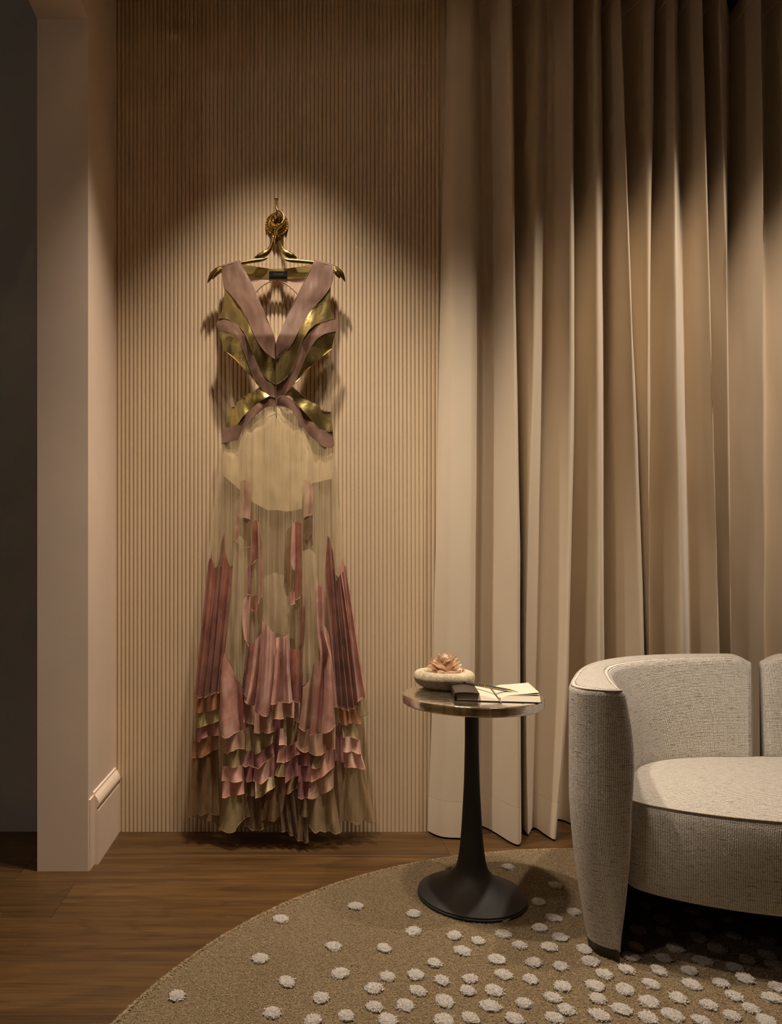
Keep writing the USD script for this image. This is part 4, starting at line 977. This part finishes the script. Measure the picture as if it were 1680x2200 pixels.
    ("applique_strip", "rust_organza", 3.6, 1, .004, "pink_thread", ["k 922,1565 980,1530 1042,1495", "k 913,1775 980,1802 1038,1775"]),
    ("applique_strip", "brown_organza", 2.2, 1, .003, None, ["m 213,355 260,290 315,255", "m 180,900 278,905", "m 175,1300 280,1300"]),
    ("applique_strip", "rust_organza", 3.2, 1, .004, "pink_thread", ["m 372,190 430,178 482,212", "m 375,900 490,900", "m 330,1580 400,1600 472,1545"]),
    ("applique_strip", "rose_organza", 3.8, .6, .004, "pink_thread", ["m 318,195 372,192", "m 290,860 378,850", "m 330,1030 368,1090"]),
    ("applique_strip", "rose_organza", 3.8, 1, .004, "pink_thread", ["m 285,1450 365,1455", "m 288,1695 372,1672"]),
    ("applique_strip", "rust_organza", 2.6, 1, .005, None, ["m 498,1500 530,1540 582,1640", "m 480,2200 548,2200", "f 440,330 470,320"]),
]
for nm, m, layer, pl, amp, hem, cs in pieces:
    cloth(nm, m, cs, layer=layer, pleats=pl * {RUF: 0.55, PNL: 0.5 if pl < 4 else 0.8}.get(nm, 1.0), amp=amp * {RUF: 1.15, PNL: 2.3 if pl < 4 else 1.7}.get(nm, 1.0), hem=hem, nu=64 if nm != "applique_strip" else 16, nv=24 if nm == PNL else 14, curl=0.004 if nm == RUF else 0.0, ridge=0.8 if m == "rust_organza" and pl > 3 else 0.28)

# hanger
HD = 2.187
hg = thing("clothes_hanger", "cast gold clothes hanger with a twisted swan-neck hook carrying the gown", "hanger", (-0.045, HD, 1.75))


def limb(txt, radii, n=40, d=HD, flat=0.6, dd=None):
    c = along(tr(txt), n, "s")
    r = np.interp(np.linspace(0, 1, n), np.linspace(0, 1, len(radii)), radii)
    dv = np.full(n, d) if dd is None else np.interp(np.linspace(0, 1, n), np.linspace(0, 1, len(dd)), dd)
    return tube(np.array([at(x, y, q) for (x, y), q in zip(c, dv)]), r, 14, flat)


obj("swan_arm", limb("a 788,450 782,490 765,545 735,590 695,617 655,632 618,646", [.0045, .0055, .006, .008, .011, .009, .002]), "cast_gold", hg, smooth=True)
obj("swan_arm", limb("a 838,450 843,490 858,545 885,590 925,617 960,632 998,648", [.0045, .0055, .006, .008, .011, .009, .002]), "cast_gold", hg, smooth=True)
obj("shoulder_bar", limb("a 730,645 700,660 600,676 490,695 400,715 310,750 255,785 215,830 193,874", [.003, .006, .0058, .0055, .0055, .008, .0115, .009, .001], 60), "cast_gold", hg, smooth=True)
obj("shoulder_bar", limb("a 888,655 920,668 1000,676 1150,690 1240,715 1330,748 1385,780 1415,820 1433,862", [.003, .006, .0058, .0055, .0055, .008, .0115, .009, .001], 60), "cast_gold", hg, smooth=True)
obj("wing_tip", limb("a 320,745 290,770 262,800 240,840", [.004, .007, .006, .001], d=HD - .008), "cast_gold", hg, smooth=True)
obj("wing_tip", limb("a 1330,745 1352,775 1370,805 1388,832", [.004, .007, .006, .001], d=HD - .008), "cast_gold", hg, smooth=True)
obj("neck_drop", limb("a 812,400 810,440 808,490 807,530", [.0045, .0065, .0075, .003]), "cast_gold", hg, smooth=True)
obj("hook", limb("a 812,440 806,410 830,370 865,335 884,290 872,250 845,228 820,215 813,180 812,140", [.0050, .0048, .0042, .0040, .0038, .0036, .0036, .0036, .0032, .0030], 90, 2.18, 1.0, [2.187, 2.176, 2.170, 2.168, 2.17, 2.176, 2.183, 2.19, 2.192, 2.192]), "cast_gold", hg, smooth=True)

wh = thing("wall_hook", "round gold wall hook with a polished domed knob above the gown", "hook", (-0.045, WALL, 1.83))
hc = at(*tr("a 818,326")[0], 2.225)
def vlathe(profile, n=64):
    v, f = lathe(profile, (0, 0, 0), n)
    return np.c_[v[:, 0] + hc[0], WALL + .004 - v[:, 2], v[:, 1] + hc[2]], f
obj("rosette", vlathe([(0, 0), (.0370, 0), (.0378, .006), (.0362, .010), (.0325, .0095), (.0310, .0075), (.0285, .0080), (.0268, .0110), (.0245, .0112), (.0228, .0095), (.0205, .0110), (.019, .0150), (0, .0150)]), "cast_gold", wh, smooth=35)
for k in range(26):
    a = k / 26 * 2 * math.pi
    sp = trimesh.creation.icosphere(1, 0.0024)
    sp.apply_translation([hc[0] + .0345 * math.cos(a), WALL + .004 - .0105, hc[2] + .0345 * math.sin(a)])
    obj("bead", sp, "gold_metal", wh, smooth=True)
obj("knob", vlathe([(.009, .014), (.009, .022), (.016, .025), (.0205, .031), (.0210, .036), (.0185, .042), (.012, .0465), (.004, .048), (0, .048)]), "gold_metal", wh, smooth=True)
tip = along(tr("a 822,235 816,200 814,160 812,118"), 30, "s")
obj("finial", join(tube(np.array([at(x, y, 2.221) for x, y in tip]), .0028 + .0012 * np.sin(np.arange(30) * 1.5), 10), *[trimesh.creation.icosphere(2, r).apply_translation(at(*tr(q)[0], 2.219)) for q, r in (("a 806,113", .0048), ("a 820,116", .0048), ("a 812,132", .0040))]), "cast_gold", wh, smooth=True)
#%%END
